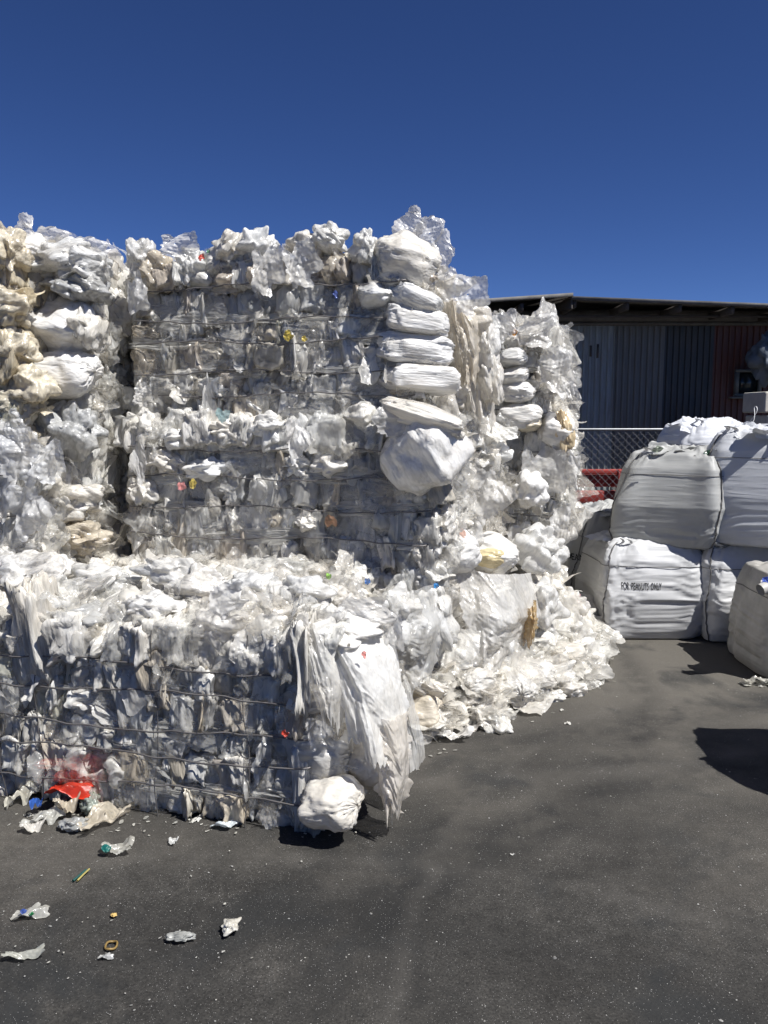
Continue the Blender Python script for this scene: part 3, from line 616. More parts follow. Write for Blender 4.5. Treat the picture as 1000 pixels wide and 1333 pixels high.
# ------------------------------------------------------------------ big bags
def bag_material(name, col, dirt):
    m, nt, out, N = nmat(name)
    tc = N('ShaderNodeTexCoord'); vec = tc.outputs['Object']
    n = noise(N, nt, vec, 4, 5, .6); r = ramp(N, nt, n.outputs['Fac'], [(.32, tuple(x * (1 - dirt) for x in col)), (.62, col)])
    mp = N('ShaderNodeMapping'); mp.inputs['Scale'].default_value = (1, 1, 8); link(nt, vec, mp.inputs['Vector'])
    w = noise(N, nt, mp.outputs[0], 5, 4, .6, 'RIDGED_MULTIFRACTAL', .3); wv = noise(N, nt, vec, 260, 2)
    hh = mathn(N, nt, 'ADD', w.outputs['Fac'], mathn(N, nt, 'MULTIPLY', wv.outputs['Fac'], .15))
    bp = N('ShaderNodeBump'); bp.inputs['Strength'].default_value = .24; bp.inputs['Distance'].default_value = .01; link(nt, hh, bp.inputs['Height'])
    pb = N('ShaderNodeBsdfPrincipled'); link(nt, r.outputs[0], pb.inputs['Base Color']); pb.inputs['Roughness'].default_value = .5; link(nt, bp.outputs[0], pb.inputs['Normal'])
    tl = N('ShaderNodeBsdfTranslucent'); link(nt, r.outputs[0], tl.inputs['Color'])
    mx = N('ShaderNodeMixShader'); mx.inputs[0].default_value = .08; link(nt, pb.outputs[0], mx.inputs[1]); link(nt, tl.outputs[0], mx.inputs[2])
    link(nt, mx.outputs[0], out.inputs['Surface']); return m
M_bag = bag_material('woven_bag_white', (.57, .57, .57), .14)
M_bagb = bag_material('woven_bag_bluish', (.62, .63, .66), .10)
M_bagshade = bag_material('woven_bag_shaded', (.40, .40, .385), .16)  # bag weave with shade put into its colour, for the two shaded bags
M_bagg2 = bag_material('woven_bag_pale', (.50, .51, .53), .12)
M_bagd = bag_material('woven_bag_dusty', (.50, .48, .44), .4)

def bag(label, c, size, mat, seed, lean=(0, 0), yaw=0, wrinkle=(.5, 1.), top='sag', loops=2, cords=2, ex=.42, tp=None, text=None, loopup=False, grp='big white bulk bags stacked by the fence', debris=None):
    W, D, H = size; c = np.array(c, float); o = off(seed)
    e = empty('bulk_bag', tuple(c), label, 'bulk bag', grp)
    nr, nc = 110, 150
    t = np.linspace(0, 1, nr)[:, None]; a = (np.arange(nc) / nc * 2 * math.pi)[None, :]
    cx = np.sign(np.cos(a)) * np.abs(np.cos(a)) ** ex; sy = np.sign(np.sin(a)) * np.abs(np.sin(a)) ** ex
    nrm = (np.abs(cx) ** 6 + np.abs(sy) ** 6) ** (1 / 6); cx = cx / nrm; sy = sy / nrm
    # profile: bottom cap, rounded foot, belly, shoulder, gathered top
    tt = t[:, 0]; z = np.interp(tt, [0, .10, .14, .20, .74, .84, .93, 1], [0.01, 0, .02, .10, .80, .93, .99, .97])
    rad = np.interp(tt, [0, .10, .14, .20, .45, .74, .84, .93, 1], [.02, .86, .95, 1.0, 1.06, .93, .76, .40, .02])
    if tp: rad = np.interp(tt, [0, .10, .14, .20, .45, .74, .84, .93, 1], [.02, .90, .97, 1.0, 1.0, .96, tp, .50, .02])
    X = cx * rad[:, None] * W / 2; Y = sy * rad[:, None] * D / 2; Z = z[:, None] * H + 0 * X
    p = np.stack([X, Y, Z], -1).reshape(-1, 3)
    ang = np.stack([np.cos(a) + 0 * t, np.sin(a) + 0 * t], -1).reshape(-1, 2); zz = (Z / H).ravel()
    n0 = np.stack([ang[:, 0], ang[:, 1], 0 * zz], 1)
    q = np.stack([ang[:, 0] * 1.5, ang[:, 1] * 1.5, zz * 1.2], 1) + o
    hw = np.interp(zz, [0, wrinkle[0] * .6, wrinkle[0], wrinkle[1], 1], [.25, 1, .5, .15, .0])
    q2 = np.stack([ang[:, 0] * 1.1, ang[:, 1] * 1.1, zz * 11], 1) + o + (pn(q * 2) * .8)[:, None]
    d = .06 * pn(q) + hw * (.011 * rid(q2) + .006 * rid(q2 * np.array([2, 2, 2.1]) + 7)) 
    topm = np.clip((tt - .74) / .26, 0, 1); topm = np.repeat(topm, nc)
    q3 = np.stack([ang[:, 0] * 5, ang[:, 1] * 5, zz * 2], 1) + o
    d = d + topm * (1 - topm * .6) * (.035 * rid(q3) + .02 * rid(q3 * 2.2))
    p = p + n0 * d[:, None]
    q4 = p * 7 + o
    p[:, 2] += topm * (.05 * rid(q4) + .03 * rid(q4 * 2.3) + .012 * rid(q4 * 5)) * (H / .75) * .9
    if top == 'sag': p[:, 2] -= topm ** 2 * .05 * H
    # sideways slump
    p[:, 0] += lean[0] * p[:, 2]; p[:, 1] += lean[1] * p[:, 2]
    Rz = mat_rot('Z', yaw); p = p @ Rz.T
    b = Buf(); b.add(p + c, grid_faces(nr, nc, True), (.6, .6, .6, 1))
    body = part(b, 'bag_body', mat, e)
    g = p.reshape(nr, nc, 3)
    outn = lambda k: (np.array([g[60, k, 0], g[60, k, 1], 0]) / max(1e-6, np.linalg.norm(g[60, k, :2])))
    # stitched corner seams (dark cords) on the two front corners
    ks = [int(nc * f) for f in (.625, .875)][:cords]
    for k in ks:
        cb_ = Buf(); pts = [g[i, (k + int(round(1.2 * math.sin(i * .12)))) % nc] + outn(k) * .006 + c for i in range(14, 96, 2)]
        tube(cb_, pts, .0045, n=5); part(cb_, 'seam_cord', M_cord, e)
    # lifting loops
    for li in range(loops):
        k = [int(nc * f) for f in (.64, .86, .12, .37)][li]
        base = g[92, k] + c; kk = (k + 9) % nc; base2 = g[92, kk] + c
        lb = Buf(); hgt = .13 if loopup and li == 1 else .035
        ctr = (base + base2) / 2; up = np.array([.35 if loopup else -.2, -.1, 1.0]) * hgt
        pts = [base * (1 - s) + base2 * s + up * math.sin(s * math.pi) * 1.2 + outn(k) * .012 + np.array([.02 * math.sin(s * 9 + li), 0, 0]) for s in np.linspace(0, 1, 18)]
        pts = np.array(pts); wdt = np.array([.0, .017, .0]) + outn(k) * .010
        v = np.stack([pts - wdt, pts + wdt], 1)
        off2 = np.array([0, 0, .003]); V = np.concatenate([v.reshape(-1, 3), (v + off2).reshape(-1, 3)])
        F = np.concatenate([grid_faces(18, 2, False), grid_faces(18, 2, False)[:, ::-1] + 36])
        lb.add(V, F, (.6, .6, .6, 1)); part(lb, 'lifting_loop', M_strap, e)
    # gathered spout / crumpled collar on top
    sb = Buf()
    for _ in range(7):
        s = RS.uniform(.06, .13) * W; q = c + Rz @ np.array([RS.uniform(-.32, .32) * W + lean[0] * H, RS.uniform(-.4, .1) * D, H * .97 if top != 'sag' else H * .95])
        put(sb, pick(L_sheetH), q, mat_rot('X', RS.uniform(-.4, .9)), (s * 1.7, s, s * .7), (.6, .6, .6, 1), mat_rot('Z', RS.uniform(0, 6)))
    part(sb, 'gathered_top', mat, e)
    # horizontal stitch line
    hb_ = Buf(); i0 = 76
    tube(hb_, [g[i0, k % nc] + outn(k % nc) * .004 + c for k in range(0, nc + 1, 2)], .0022, n=4); part(hb_, 'hem_stitch', M_cord, e)
    if text:
        s, tx, tz, th, tw = text
        cu = bpy.data.curves.new('lettering', 'FONT'); cu.body = s; cu.size = 1; cu.offset = .012; cu.space_character = 1.05; cu.space_word = 1.5
        to = bpy.data.objects.new('lettering', cu); COL.objects.link(to)
        bpy.context.view_layer.update(); dg = bpy.context.evaluated_depsgraph_get()
        me = bpy.data.meshes.new_from_object(to.evaluated_get(dg)); bpy.data.objects.remove(to)
        co = np.array([v.co[:] for v in me.vertices]); mn, mx = co.min(0), co.max(0)
        bvh = BVHTree.FromPolygons([tuple(x) for x in (p + c)], [tuple(f) for f in grid_faces(nr, nc, True)])
        import bmesh
        bm = bmesh.new(); bm.from_mesh(me)
        bmesh.ops.triangulate(bm, faces=bm.faces); 
        for _ in range(1): bmesh.ops.subdivide_edges(bm, edges=bm.edges, cuts=1, use_grid_fill=True)
        for v in bm.verts:
            x = (v.co.x - mn[0]) / (mx[0] - mn[0]) - .5; y = (v.co.y - mn[1]) / (mx[1] - mn[1]) - .5
            wx = tx + x * tw; wz = tz + y * th - x * .0
            hit = bvh.ray_cast(Vector((wx, c[1] - 2, wz)), Vector((0, 1, 0)))
            v.co = (Vector((wx, hit[0].y - .004, wz)) if hit[0] else Vector((wx, c[1] - D / 2, wz))) - Vector(c)
        bm.to_mesh(me); bm.free(); me.materials.clear(); me.materials.append(M_ink)
        lo = bpy.data.objects.new('lettering', me); COL.objects.link(lo); lo.parent = e
    return e

def bp(px0, px1, pyb, Y): 
    q = P((px0 + px1) / 2, pyb, Y); return q, (px1 - px0) / FPX * Y
tA = P(835, 763, 5.52)
bag('white bulk bag lettered FOR PEANUTS ONLY standing on the asphalt, wrinkled sunlit front', (1.94, 5.90, 0), (.80, .72, .72), M_bag, 3, wrinkle=(.8, 1), text=('FOR PEANUTS ONLY', tA[0], tA[2], .052, .275), yaw=.03)
bag('grey shaded bulk bag with crumpled top and red scrap, on top of the lettered bag', (2.15, 5.92, .66), (.76, .74, .70), M_bagshade, 9, lean=(.10, 0), yaw=-.5, wrinkle=(.25, .45))
bag('bright bulk bag with a raised lifting loop, highest and farthest of the bags', (2.76, 6.85, .76), (.74, .7, .80), M_bagb, 15, lean=(.02, 0), wrinkle=(.9, 1), loops=3, loopup=True, cords=0)
bag('white bulk bag at the back, directly under the bag with the raised loop', (2.68, 6.85, 0), (.8, .75, .78), M_bag, 16, loops=0, cords=0)
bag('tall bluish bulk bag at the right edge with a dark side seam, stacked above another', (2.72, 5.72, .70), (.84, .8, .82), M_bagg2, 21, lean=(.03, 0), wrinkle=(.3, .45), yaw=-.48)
bag('bulk bag on the asphalt at the right edge, under the tall bluish bag', (2.64, 5.85, 0), (.84, .8, .72), M_bag, 27, wrinkle=(.9, 1), yaw=.05)
tB = P(765, 727, 6.22)
bag('leaning bulk bag behind the FOR PEANUTS ONLY bag, its own lettering partly hidden by film', (1.86, 6.62, 0), (.80, .75, .86), M_bagshade, 33, lean=(.12, 0), wrinkle=(.3, .5), loops=0, text=('PEANUT', tB[0] - .045, tB[2], .05, .17))
db = bag('dusty brownish bulk bag nearest the camera at the right edge, blue scrap on top', (2.72, 4.93, 0), (.84, .70, .66), M_bagd, 39, lean=(.05, 0), wrinkle=(.6, .95), top='sag', loops=2, ex=.36, tp=.86)
sheetp(db, 998, 757, 4.6, 8, 6, .03, (.03, .09, .5, 1), name='blue_scrap', mat=M_litter)
b = Buf()
q = P(990, 768, 4.58)
tube(b, [q + np.array([x, .25 * x, .01 * math.sin(x * 50)]) for x in np.linspace(0, .2, 8)], .035, n=20); part(b, 'bag_spout', M_bagd, db)
b = Buf()
for k in range(7):
    put(b, pick(L_sheetH), np.array([2.38 + .09 * k, 4.68 + .04 * (k % 3), .60 + .012 * (k % 4)]), mat_rot('X', R(14)) @ mat_rot('Z', k), (.13, .10, .035), (.6, .6, .57, 1))
part(b, 'crumpled_cover', M_bagd, db)
b = Buf()
for k in range(8):
    put(b, pick(L_sheet), P(RS.uniform(972, 1010), RS.uniform(884, 893), 4.6), mat_rot('Z', k), (.04, .05, .03), (.6, .6, .57, 1))
part(b, 'torn_film', M_film, db)
bag('dusty bulk bag just outside the right edge whose shadow falls on the asphalt', (2.42, 3.22, 0), (.80, .78, 1.12), M_bagd, 45, wrinkle=(.4, .6))
# red and green bits on the upper shade-darkened bag
e = [o for o in bpy.data.objects if o.get('label', '').startswith('grey shaded bulk')][0]
for px, py, s, c, nm in ((916, 606, 6, (.75, .03, .02, 1), 'red_tag'), (924, 590, 8, (.05, .14, .08, 1), 'green_cord'), (938, 592, 7, (.04, .08, .06, 1), 'green_cord'), (856, 585, 8, (.25, .3, .22, 1), 'green_cord')):
    sheetp(e, px, py, 5.6, s, s * .6, .02, c, name=nm, mat=M_litter, L=L_sheet)

# ------------------------------------------------------------------ fence
fe = empty('chain_link_fence', (3.6, 8, 0), 'grey chain-link fence with a top rail behind the bulk bags', 'fence')
b = Buf(); FH = P(500, 559, 8)[2]
tube(b, [(x, 8, FH) for x in np.linspace(.2, 9, 20)], .013, n=10); part(b, 'top_rail', M_galv, fe)
for x in (.6, 3.55, 6.5, 8.9):
    b = Buf(); tube(b, [(x, 8.03, z) for z in np.linspace(0, FH + .03, 4)], .024, n=12); part(b, 'fence_post', M_galv, fe)
b = Buf(); st = .075
for sgn in (1, -1):
    for x0 in np.arange(.2 - FH, 9 + FH, st):
        a0 = np.array([x0, 8 + .003 * sgn, 0]); a1 = np.array([x0 + sgn * FH, 8 + .003 * sgn, FH])
        if max(a0[0], a1[0]) < .2 or min(a0[0], a1[0]) > 9: continue
        tube(b, [a0, (a0 + a1) / 2, a1], .0021, n=3)
part(b, 'wire_mesh', M_galv, fe)

# red steel frame behind the fence
re_ = empty('red_steel_rack', (2.8, 9, 0), 'low red painted steel rack of beams behind the chain-link fence', 'steel rack')
for z0, z1, dy in ((.945, 1.0, 0), (.80, .935, .06), (.62, .76, 0), (.30, .40, .02)):
    b = Buf(); box(b, (3.0, 8.9 + dy, (z0 + z1) / 2), (3.4, .08, z1 - z0), bev=.008); part(b, 'beam', M_red, re_)
for x in (1.4, 2.62, 3.7, 4.66):
    b = Buf(); box(b, (x, 8.80, .5), (.07, .07, 1.0), bev=.008); part(b, 'upright', M_red, re_)

# ------------------------------------------------------------------ shed
sh = empty('metal_shed', (4, 12, 0), 'long dark corrugated metal shed with patched wall panels behind the fence', 'shed')
def corr(buf, x0, x1, z0, z1, y, pitch=.09, amp=.028):
    prof = []; x = x0
    while x < x1 - 1e-6:
        for dx, dy in ((0, 0), (.30, 0), (.42, 1), (.62, 1), (.74, 0)):
            xx = x + dx * pitch
            if xx < x1: prof.append((xx, y - dy * amp))
        x += pitch
    prof.append((x1, y)); pr = np.array(prof); n = len(pr)
    v = np.concatenate([np.stack([pr[:, 0], pr[:, 1], np.full(n, z)], 1) for z in (z0, z1)])
    buf.add(v, grid_faces(2, n, False), (.5, .5, .5, 1))
def panel_mat(name, col, rust):
    m, nt, out, N = nmat(name)
    tc = N('ShaderNodeTexCoord'); mp = N('ShaderNodeMapping'); mp.inputs['Scale'].default_value = (4, 1, .5); link(nt, tc.outputs['Object'], mp.inputs['Vector'])
    n = noise(N, nt, mp.outputs[0], 4, 6, .65); r = ramp(N, nt, n.outputs['Fac'], [(.35, col), (.72, tuple(a * .45 + b * .55 for a, b in zip(col, rust)))])
    pb = N('ShaderNodeBsdfPrincipled'); link(nt, r.outputs[0], pb.inputs['Base Color']); pb.inputs['Roughness'].default_value = .5
    link(nt, pb.outputs[0], out.inputs['Surface']); return m
WT = 2.98
X_ = lambda px: (px - 500) / FPX * 12 * 1.0
for x0, x1, col in ((-1.5, X_(795), (.30, .33, .33)), (X_(795), X_(859), (.165, .17, .16)), (X_(859), X_(922), (.030, .040, .048)), (X_(922), 10.5, (.12, .036, .026))):
    b = Buf(); corr(b, x0, x1, 0, WT, 12 + RS.uniform(-.008, .008)); part(b, 'wall_panel', panel_mat('corrugated_panel', col, (.10, .08, .06)), sh, smooth=False)
b = Buf()
for px in (769, 778): box(b, P(px, 457, 11.975), (.035, .02, .16 if px == 769 else .2))
part(b, 'wall_slot', M_rafter, sh)
# rear body so the shed has depth
b = Buf(); box(b, (4.5, 15.1, WT / 2), (12, 6, WT)); part(b, 'shed_core', M_rafter, sh)
b = Buf(); box(b, (4.5, 11.93, WT + .06), (12, .10, .15)); box(b, (4.5, 11.96, WT - .045), (12, .06, .05)); part(b, 'eave_beam', M_fascia, sh)
# roof sheets: two slopes meeting at a low ridge
rx = P(745, 384, 11.1)[0]
zt = P(745, 386, 11.1)[2]; zl = P(625, 394, 11.1)[2]; zr_ = P(1000, 395.5, 11.1)[2]
M_roof = panel_mat('roof_sheet', (.26, .25, .24), (.14, .11, .09))
def roof(xa, za, xb, zb, zof):
    n = int(abs(xb - xa) / .018); b = Buf(); xs = np.linspace(xa, xb, n); t = (xs - xa) / (xb - xa); zs = za + (zb - za) * t +   .006 * np.sin(xs / .076 * 2 * math.pi) + zof
    rows = []
    for y, dz in ((11.1, 0), (15, .35), (18.2, 0)):
        rows.append(np.stack([xs, np.full(n, y), zs + dz], 1))
    top = np.concatenate([r + np.array([0, 0, .006]) for r in rows]); bot = np.concatenate(rows)
    f = grid_faces(3, n, False); b.add(np.concatenate([top, bot]), np.concatenate([f, f[:, ::-1] + len(top)]), (.5, .5, .5, 1))
    part(b, 'roof_sheet', M_roof, sh)
slL = (zl - zt) / (P(625, 394, 11.1)[0] - rx); slR = (zr_ - zt) / (P(1000, 395, 11.1)[0] - rx)
roof(-1.6, zt + .03 + slL * (-1.6 - rx), rx + .02, zt + .03, .0)
roof(rx - .05, zt - slR * .05, 10.6, zt + slR * (10.6 - rx), -.02)
b = Buf(); 
for xa, xb in ((-1.6, rx), (rx, 10.6)):
    za = zt + (slL if xa < rx - .1 else slR) * (xa - rx); zb = zt + (slL if xb <= rx else slR) * (xb - rx)
    mid = ((xa + xb) / 2, 11.085, (za + zb) / 2 + (.022 if xb <= rx else -.022)); L_ = math.hypot(xb - xa, zb - za); th = -math.atan2(zb - za, xb - xa)
    box(b, mid, (L_ + .02, .02, .05), mat_rot('Y', th))
part(b, 'fascia_strip', M_fascia, sh)
for x in np.arange(-1.0, 10.4, .72):
    b = Buf(); z = zt + (slL if x < rx else slR) * (x - rx) - .095; box(b, (x, 11.55, z), (.045, .86, .10)); part(b, 'rafter', M_rafter, sh)
b = Buf(); box(b, (4.5, 11.5, zt - .22 + .0), (12, .05, .03)); part(b, 'purlin', M_rafter, sh)
b = Buf(); v = np.array([[rx + dx, y, zt + dz + h] for dx in (-.012, .012) for y, dz in ((11.1, 0), (15, .35), (18.2, 0)) for h in (-.16, .045)])
b.add(v, np.array([[0, 1, 3, 2], [2, 3, 5, 4], [6, 8, 9, 7], [8, 10, 11, 9], [0, 6, 7, 1], [1, 7, 9, 3]]), (.5, .5, .5, 1)); part(b, 'ridge_board', M_rafter, sh)
# window with frame
def rect_frame(px0, px1, py0, py1, Y, t, d):
    a, c_ = P(px0, py1, Y), P(px1, py0, Y); b = Buf(); w, h = c_[0] - a[0], c_[2] - a[2]; cx, cz = (a[0] + c_[0]) / 2, (a[2] + c_[2]) / 2
    box(b, (cx, Y, a[2] + t / 2), (w, d, t)); box(b, (cx, Y, c_[2] - t / 2), (w, d, t))
    box(b, (a[0] + t / 2, Y, cz), (t, d * .96, h - 2 * t)); box(b, (c_[0] - t / 2, Y, cz), (t, d * .96, h - 2 * t))
    return b, cx, cz, w, h
fr, cx, cz, w, h = rect_frame(956, 991, 481, 516, 11.93, .04, .10)
g = Buf(); box(g, (cx, 11.94, cz), (w - .07, .01, h - .07)); win = part(g, 'window', M_glass, sh)
fo = part(fr, 'window_frame', M_frame, win); 
b = Buf(); box(b, (cx - .02, 11.87, cz - h / 2 - .02), (w + .12, .14, .025)); part(b, 'window_sill', M_frame, win)
# things at the right edge before the shed
b = Buf(); v = P(1003, 464, 11.4); put(b, L_wadH[2], v, np.eye(3), (.24, .22, .36), (.3, .3, .3, 1), mat_rot('Z', 1.2))
o = b.obj('tarpaulin_bundle', M_tarp, loc=tuple(v)); props(o, 'dark grey tarpaulin bundle hanging under the shed eave at the right edge', 'tarpaulin')
for i, (x0, x1, z0, z1, y, lb) in enumerate(((995, 1090, 509, 538, 9.6, 'pale concrete block on top of its stack at the right edge, sunlit side'), (994, 1090, 540, 640, 9.6, 'large grey concrete block under the pale block at the right edge'))):
    a, c_ = P(x0, z1, y), P(x1, z0, y); b = Buf(); zz0 = 0 if i else a[2]
    box(b, ((a[0] + c_[0]) / 2, y + .3, (zz0 + c_[2]) / 2), (c_[0] - a[0], .6, c_[2] - zz0 - .01), bev=.02)
    o = b.obj('concrete_block', M_block, loc=(a[0], y, 0), smooth=False); props(o, lb, 'concrete block', 'concrete blocks beside the fence')

# ------------------------------------------------------------------ ground
def asphalt():
    m, nt, out, N = nmat('worn_asphalt')
    tc = N('ShaderNodeTexCoord'); vec = tc.outputs['Object']
    big = noise(N, nt, vec, .9, 6, .62); med = noise(N, nt, vec, 4.5, 6, .65, dist=.3); fine = noise(N, nt, vec, 130, 4, .75)
    c = ramp(N, nt, big.outputs['Fac'], [(.32, (.0205, .019, .017)), (.5, (.0355, .0333, .030)), (.70, (.064, .058, .050))]).outputs[0]
    c = mixc(N, nt, .55, c, ramp(N, nt, med.outputs['Fac'], [(.3, .55), (.7, 1.35)]).outputs[0], 'MULTIPLY')
    c = mixc(N, nt, .8, c, ramp(N, nt, fine.outputs['Fac'], [(.34, .35), (.68, 1.8)]).outputs[0], 'MULTIPLY')
    mo = noise(N, nt, vec, 17, 5, .7); c = mixc(N, nt, .7, c, ramp(N, nt, mo.outputs['Fac'], [(.35, .72), (.62, 1.3)]).outputs[0], 'MULTIPLY')
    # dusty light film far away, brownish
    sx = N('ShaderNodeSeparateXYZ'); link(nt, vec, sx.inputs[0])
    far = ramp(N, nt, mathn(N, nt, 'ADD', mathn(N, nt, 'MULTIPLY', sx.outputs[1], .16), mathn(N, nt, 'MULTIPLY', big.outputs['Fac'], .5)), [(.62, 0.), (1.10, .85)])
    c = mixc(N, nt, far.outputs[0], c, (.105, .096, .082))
    # tyre arcs: rings round real turning centres
    def arc(cx, cy, r, w, wob, lo, hi):
        co = N('ShaderNodeVectorMath'); co.operation = 'DISTANCE'; link(nt, vec, co.inputs[0]); co.inputs[1].default_value = (cx, cy, 0)
        d = mathn(N, nt, 'ADD', co.outputs['Value'], mathn(N, nt, 'MULTIPLY', med.outputs['Fac'], wob))
        d = mathn(N, nt, 'ABSOLUTE', mathn(N, nt, 'SUBTRACT', d, r + wob * .5), None)
        r_ = ramp(N, nt, mathn(N, nt, 'DIVIDE', d, w), [(0, 1), (1, 0)])
        g2 = ramp(N, nt, med.outputs['Fac'], [(.36, .15), (.56, 1)])
        return mathn(N, nt, 'MULTIPLY', r_.outputs[0], g2.outputs[0])
    DK = (.014, .0138, .0135); LT = (.095, .088, .078)
    for cx, cy, r, w, lt, k in ((1.3, 2.2, 1.9, .02, LT, .22), (1.3, 2.2, 2.03, .012, LT, .18), (1.2, 2.4, 1.15, .16, DK, .7), (1.2, 2.4, 1.45, .10, DK, .45), (2.0, 1.2, 2.3, .16, DK, .6), (2.0, 1.2, 2.7, .12, DK, .4), (-1.5, 5.2, 3.1, .14, DK, .5), (3.4, 1.6, 3.4, .05, LT, .3), (.2, 7.8, 4.0, .2, DK, .6), (.2, 7.8, 4.45, .12, LT, .45), (.2, 7.8, 4.9, .2, DK, .4), (-.6, -1.0, 3.4, .12, DK, .45), (-.6, -1.0, 3.75, .06, LT, .25)):
        c = mixc(N, nt, mathn(N, nt, 'MULTIPLY', arc(cx, cy, r, w, .18, 0, 1), k), c, lt)
    # oil and rubber patches
    pt = noise(N, nt, vec, 1.7, 4, .6, dist=.5); pr = ramp(N, nt, pt.outputs['Fac'], [(.54, 0), (.66, .7)])
    c = mixc(N, nt, pr.outputs[0], c, (.019, .020, .0205))
    # light crushed stone / plastic specks
    for sc_, th, cl, k in ((170, .18, (.42, .41, .39), .75), (60, .085, (.45, .45, .44), .8)):
        vo = N('ShaderNodeTexVoronoi'); vo.inputs['Scale'].default_value = sc_; link(nt, vec, vo.inputs['Vector'])
        cr = N('ShaderNodeSeparateColor'); link(nt, vo.outputs['Color'], cr.inputs[0])
        on = mathn(N, nt, 'MULTIPLY', mathn(N, nt, 'LESS_THAN', vo.outputs['Distance'], th), mathn(N, nt, 'GREATER_THAN', cr.outputs[0], .62 if sc_ > 100 else .80))
        on = mathn(N, nt, 'MULTIPLY', on, ramp(N, nt, med.outputs['Fac'], [(.35, .25), (.65, 1)]).outputs[0])
        c = mixc(N, nt, mathn(N, nt, 'MULTIPLY', on, k), c, cl)
    pb = N('ShaderNodeBsdfPrincipled'); link(nt, c, pb.inputs['Base Color']); pb.inputs['Roughness'].default_value = .85; pb.inputs['Specular IOR Level'].default_value = .3
    bp_ = N('ShaderNodeBump'); bp_.inputs['Strength'].default_value = .6; bp_.inputs['Distance'].default_value = .006
    link(nt, mathn(N, nt, 'ADD', fine.outputs['Fac'], mathn(N, nt, 'MULTIPLY', med.outputs['Fac'], 1.5)), bp_.inputs['Height']); link(nt, bp_.outputs[0], pb.inputs['Normal'])
    link(nt, pb.outputs[0], out.inputs['Surface']); return m
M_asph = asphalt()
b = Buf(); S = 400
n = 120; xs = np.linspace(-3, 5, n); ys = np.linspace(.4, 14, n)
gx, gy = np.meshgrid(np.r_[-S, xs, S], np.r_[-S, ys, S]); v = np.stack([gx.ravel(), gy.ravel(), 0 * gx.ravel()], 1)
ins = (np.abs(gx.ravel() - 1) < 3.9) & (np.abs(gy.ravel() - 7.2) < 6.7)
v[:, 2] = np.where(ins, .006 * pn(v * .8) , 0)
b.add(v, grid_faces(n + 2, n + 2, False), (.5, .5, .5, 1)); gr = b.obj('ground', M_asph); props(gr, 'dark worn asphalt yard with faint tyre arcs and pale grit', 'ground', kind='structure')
# grit: real little chips
b = Buf(); d, f = sph(5, 6)
for i in range(2000):
    Y = 1.3 + 4.5 * RS.random() ** 1.3; X = RS.uniform(-.55, .6) * Y; s = RS.choice([.0012, .0018, .0026, .004], p=[.4, .35, .2, .05]) * (1 if RS.random() < .93 else 1.6)
    k = RS.uniform(.22, .58); b.add((d * np.array([s * RS.uniform(.7, 1.8), s, s * .5])) @ mat_rot('Z', RS.uniform(0, 3)).T + np.array([X, Y, s * .3]), f, (k, k, k * .97, 1))
gt = b.obj('gravel_grit', M_litter, smooth=False); props(gt, 'tiny pale stone and plastic grit scattered over the asphalt', 'grit', kind='stuff')

b = Buf()
for i in range(150):
    if i < 80: px, py = RS.uniform(0, 470), 1062 + RS.uniform(-6, 34) * RS.random()
    elif i < 115: px, py = RS.uniform(540, 800), 0; py = 985 - (px - 540) * .42 + RS.uniform(-4, 22)
    else: px, py = RS.uniform(0, 420), RS.uniform(1080, 1280)
    g = G(px, py); s = RS.uniform(.003, .011) * (1 if i < 115 else .5); v, f = pick(L_strip) if RS.random() < .3 else sheet(400 + i % 9, 5, 9)
    v = v * np.array([s * 1.5, s * .8, s * .12]) if len(v) < 80 else v[:, [0, 2, 1]] * np.array([s * 1.3, s * 1.3, s * .4])
    k = RS.uniform(.35, .75); v = v @ mat_rot('Z', RS.uniform(0, 6.3)).T; v[:, 2] -= v[:, 2].min() - .007
    b.add(v + np.array([g[0], g[1], 0]), f, (k, k, k * .95, 1))
fs = b.obj('film_shreds', M_litter); props(fs, 'tiny film shreds strewn along the foot of the bales and heap', 'shreds', kind='stuff')

# ------------------------------------------------------------------ litter, each piece a thing
def litter(name, label, cat, px, py, wpx, hpx, col, kind='sheet', roll=0, thick=.02, mat=None, extra=None, z=.0):
    g = G(px, py); s = g[1] / FPX
    # image height -> ground depth (foreshortened)
    dpt = hpx * s / math.sin(math.atan2(EYE, g[1]))
    b = Buf(); L = {'sheet': L_sheetH, 'wad': L_wadH, 'pil': L_pil}[kind]; shp = pick(L)
    sv, sf = shp; sv = sv / np.abs(sv).max(0)
    zs = thick; v = (sv * np.array([wpx * s / 2, dpt / 2, zs])) @ mat_rot('Z', R(roll)).T
    v[:, 2] -= np.percentile(v[:, 2], 6) - .003 - z; v[:, 2] = np.maximum(v[:, 2], .003 + z)
    v = v + np.array([g[0], g[1], 0]); b.add(v, sf, col)
    o = b.obj(name, mat or M_litter, loc=(g[0], g[1], 0)); props(o, label, cat, 'litter lying on the asphalt')
    if extra:
        for nm, dx, dy, w2, h2, c2 in extra:
            bb = Buf(); g2 = G(px + dx, py + dy); sv, sf = pick(L_sheet); sv = sv / np.abs(sv).max(0)
            v = sv * np.array([w2 * s / 2, h2 * s, thick * .5]); v[:, 2] += thick * 1.2 + z
            bb.add(v + np.array([g2[0], g2[1], 0]), sf, c2); part(bb, nm, M_litter, o)
    return o
LG = (.50, .50, .47, .9); LW = (.74, .74, .72, 1)
litter('plastic_scrap', 'flat grey clear film scrap with a blue and green mark, left foreground', 'litter', 40, 1193, 54, 20, LG, roll=12, thick=.02, extra=[('blue_mark', -8, 3, 12, 3, (.05, .1, .4, 1)), ('green_mark', 2, 6, 8, 2, (.05, .4, .15, 1))])
litter('plastic_scrap', 'long grey film strip at the left edge of the foreground', 'litter', 26, 1247, 74, 15, (.46, .47, .43, .95), roll=4, thick=.018)
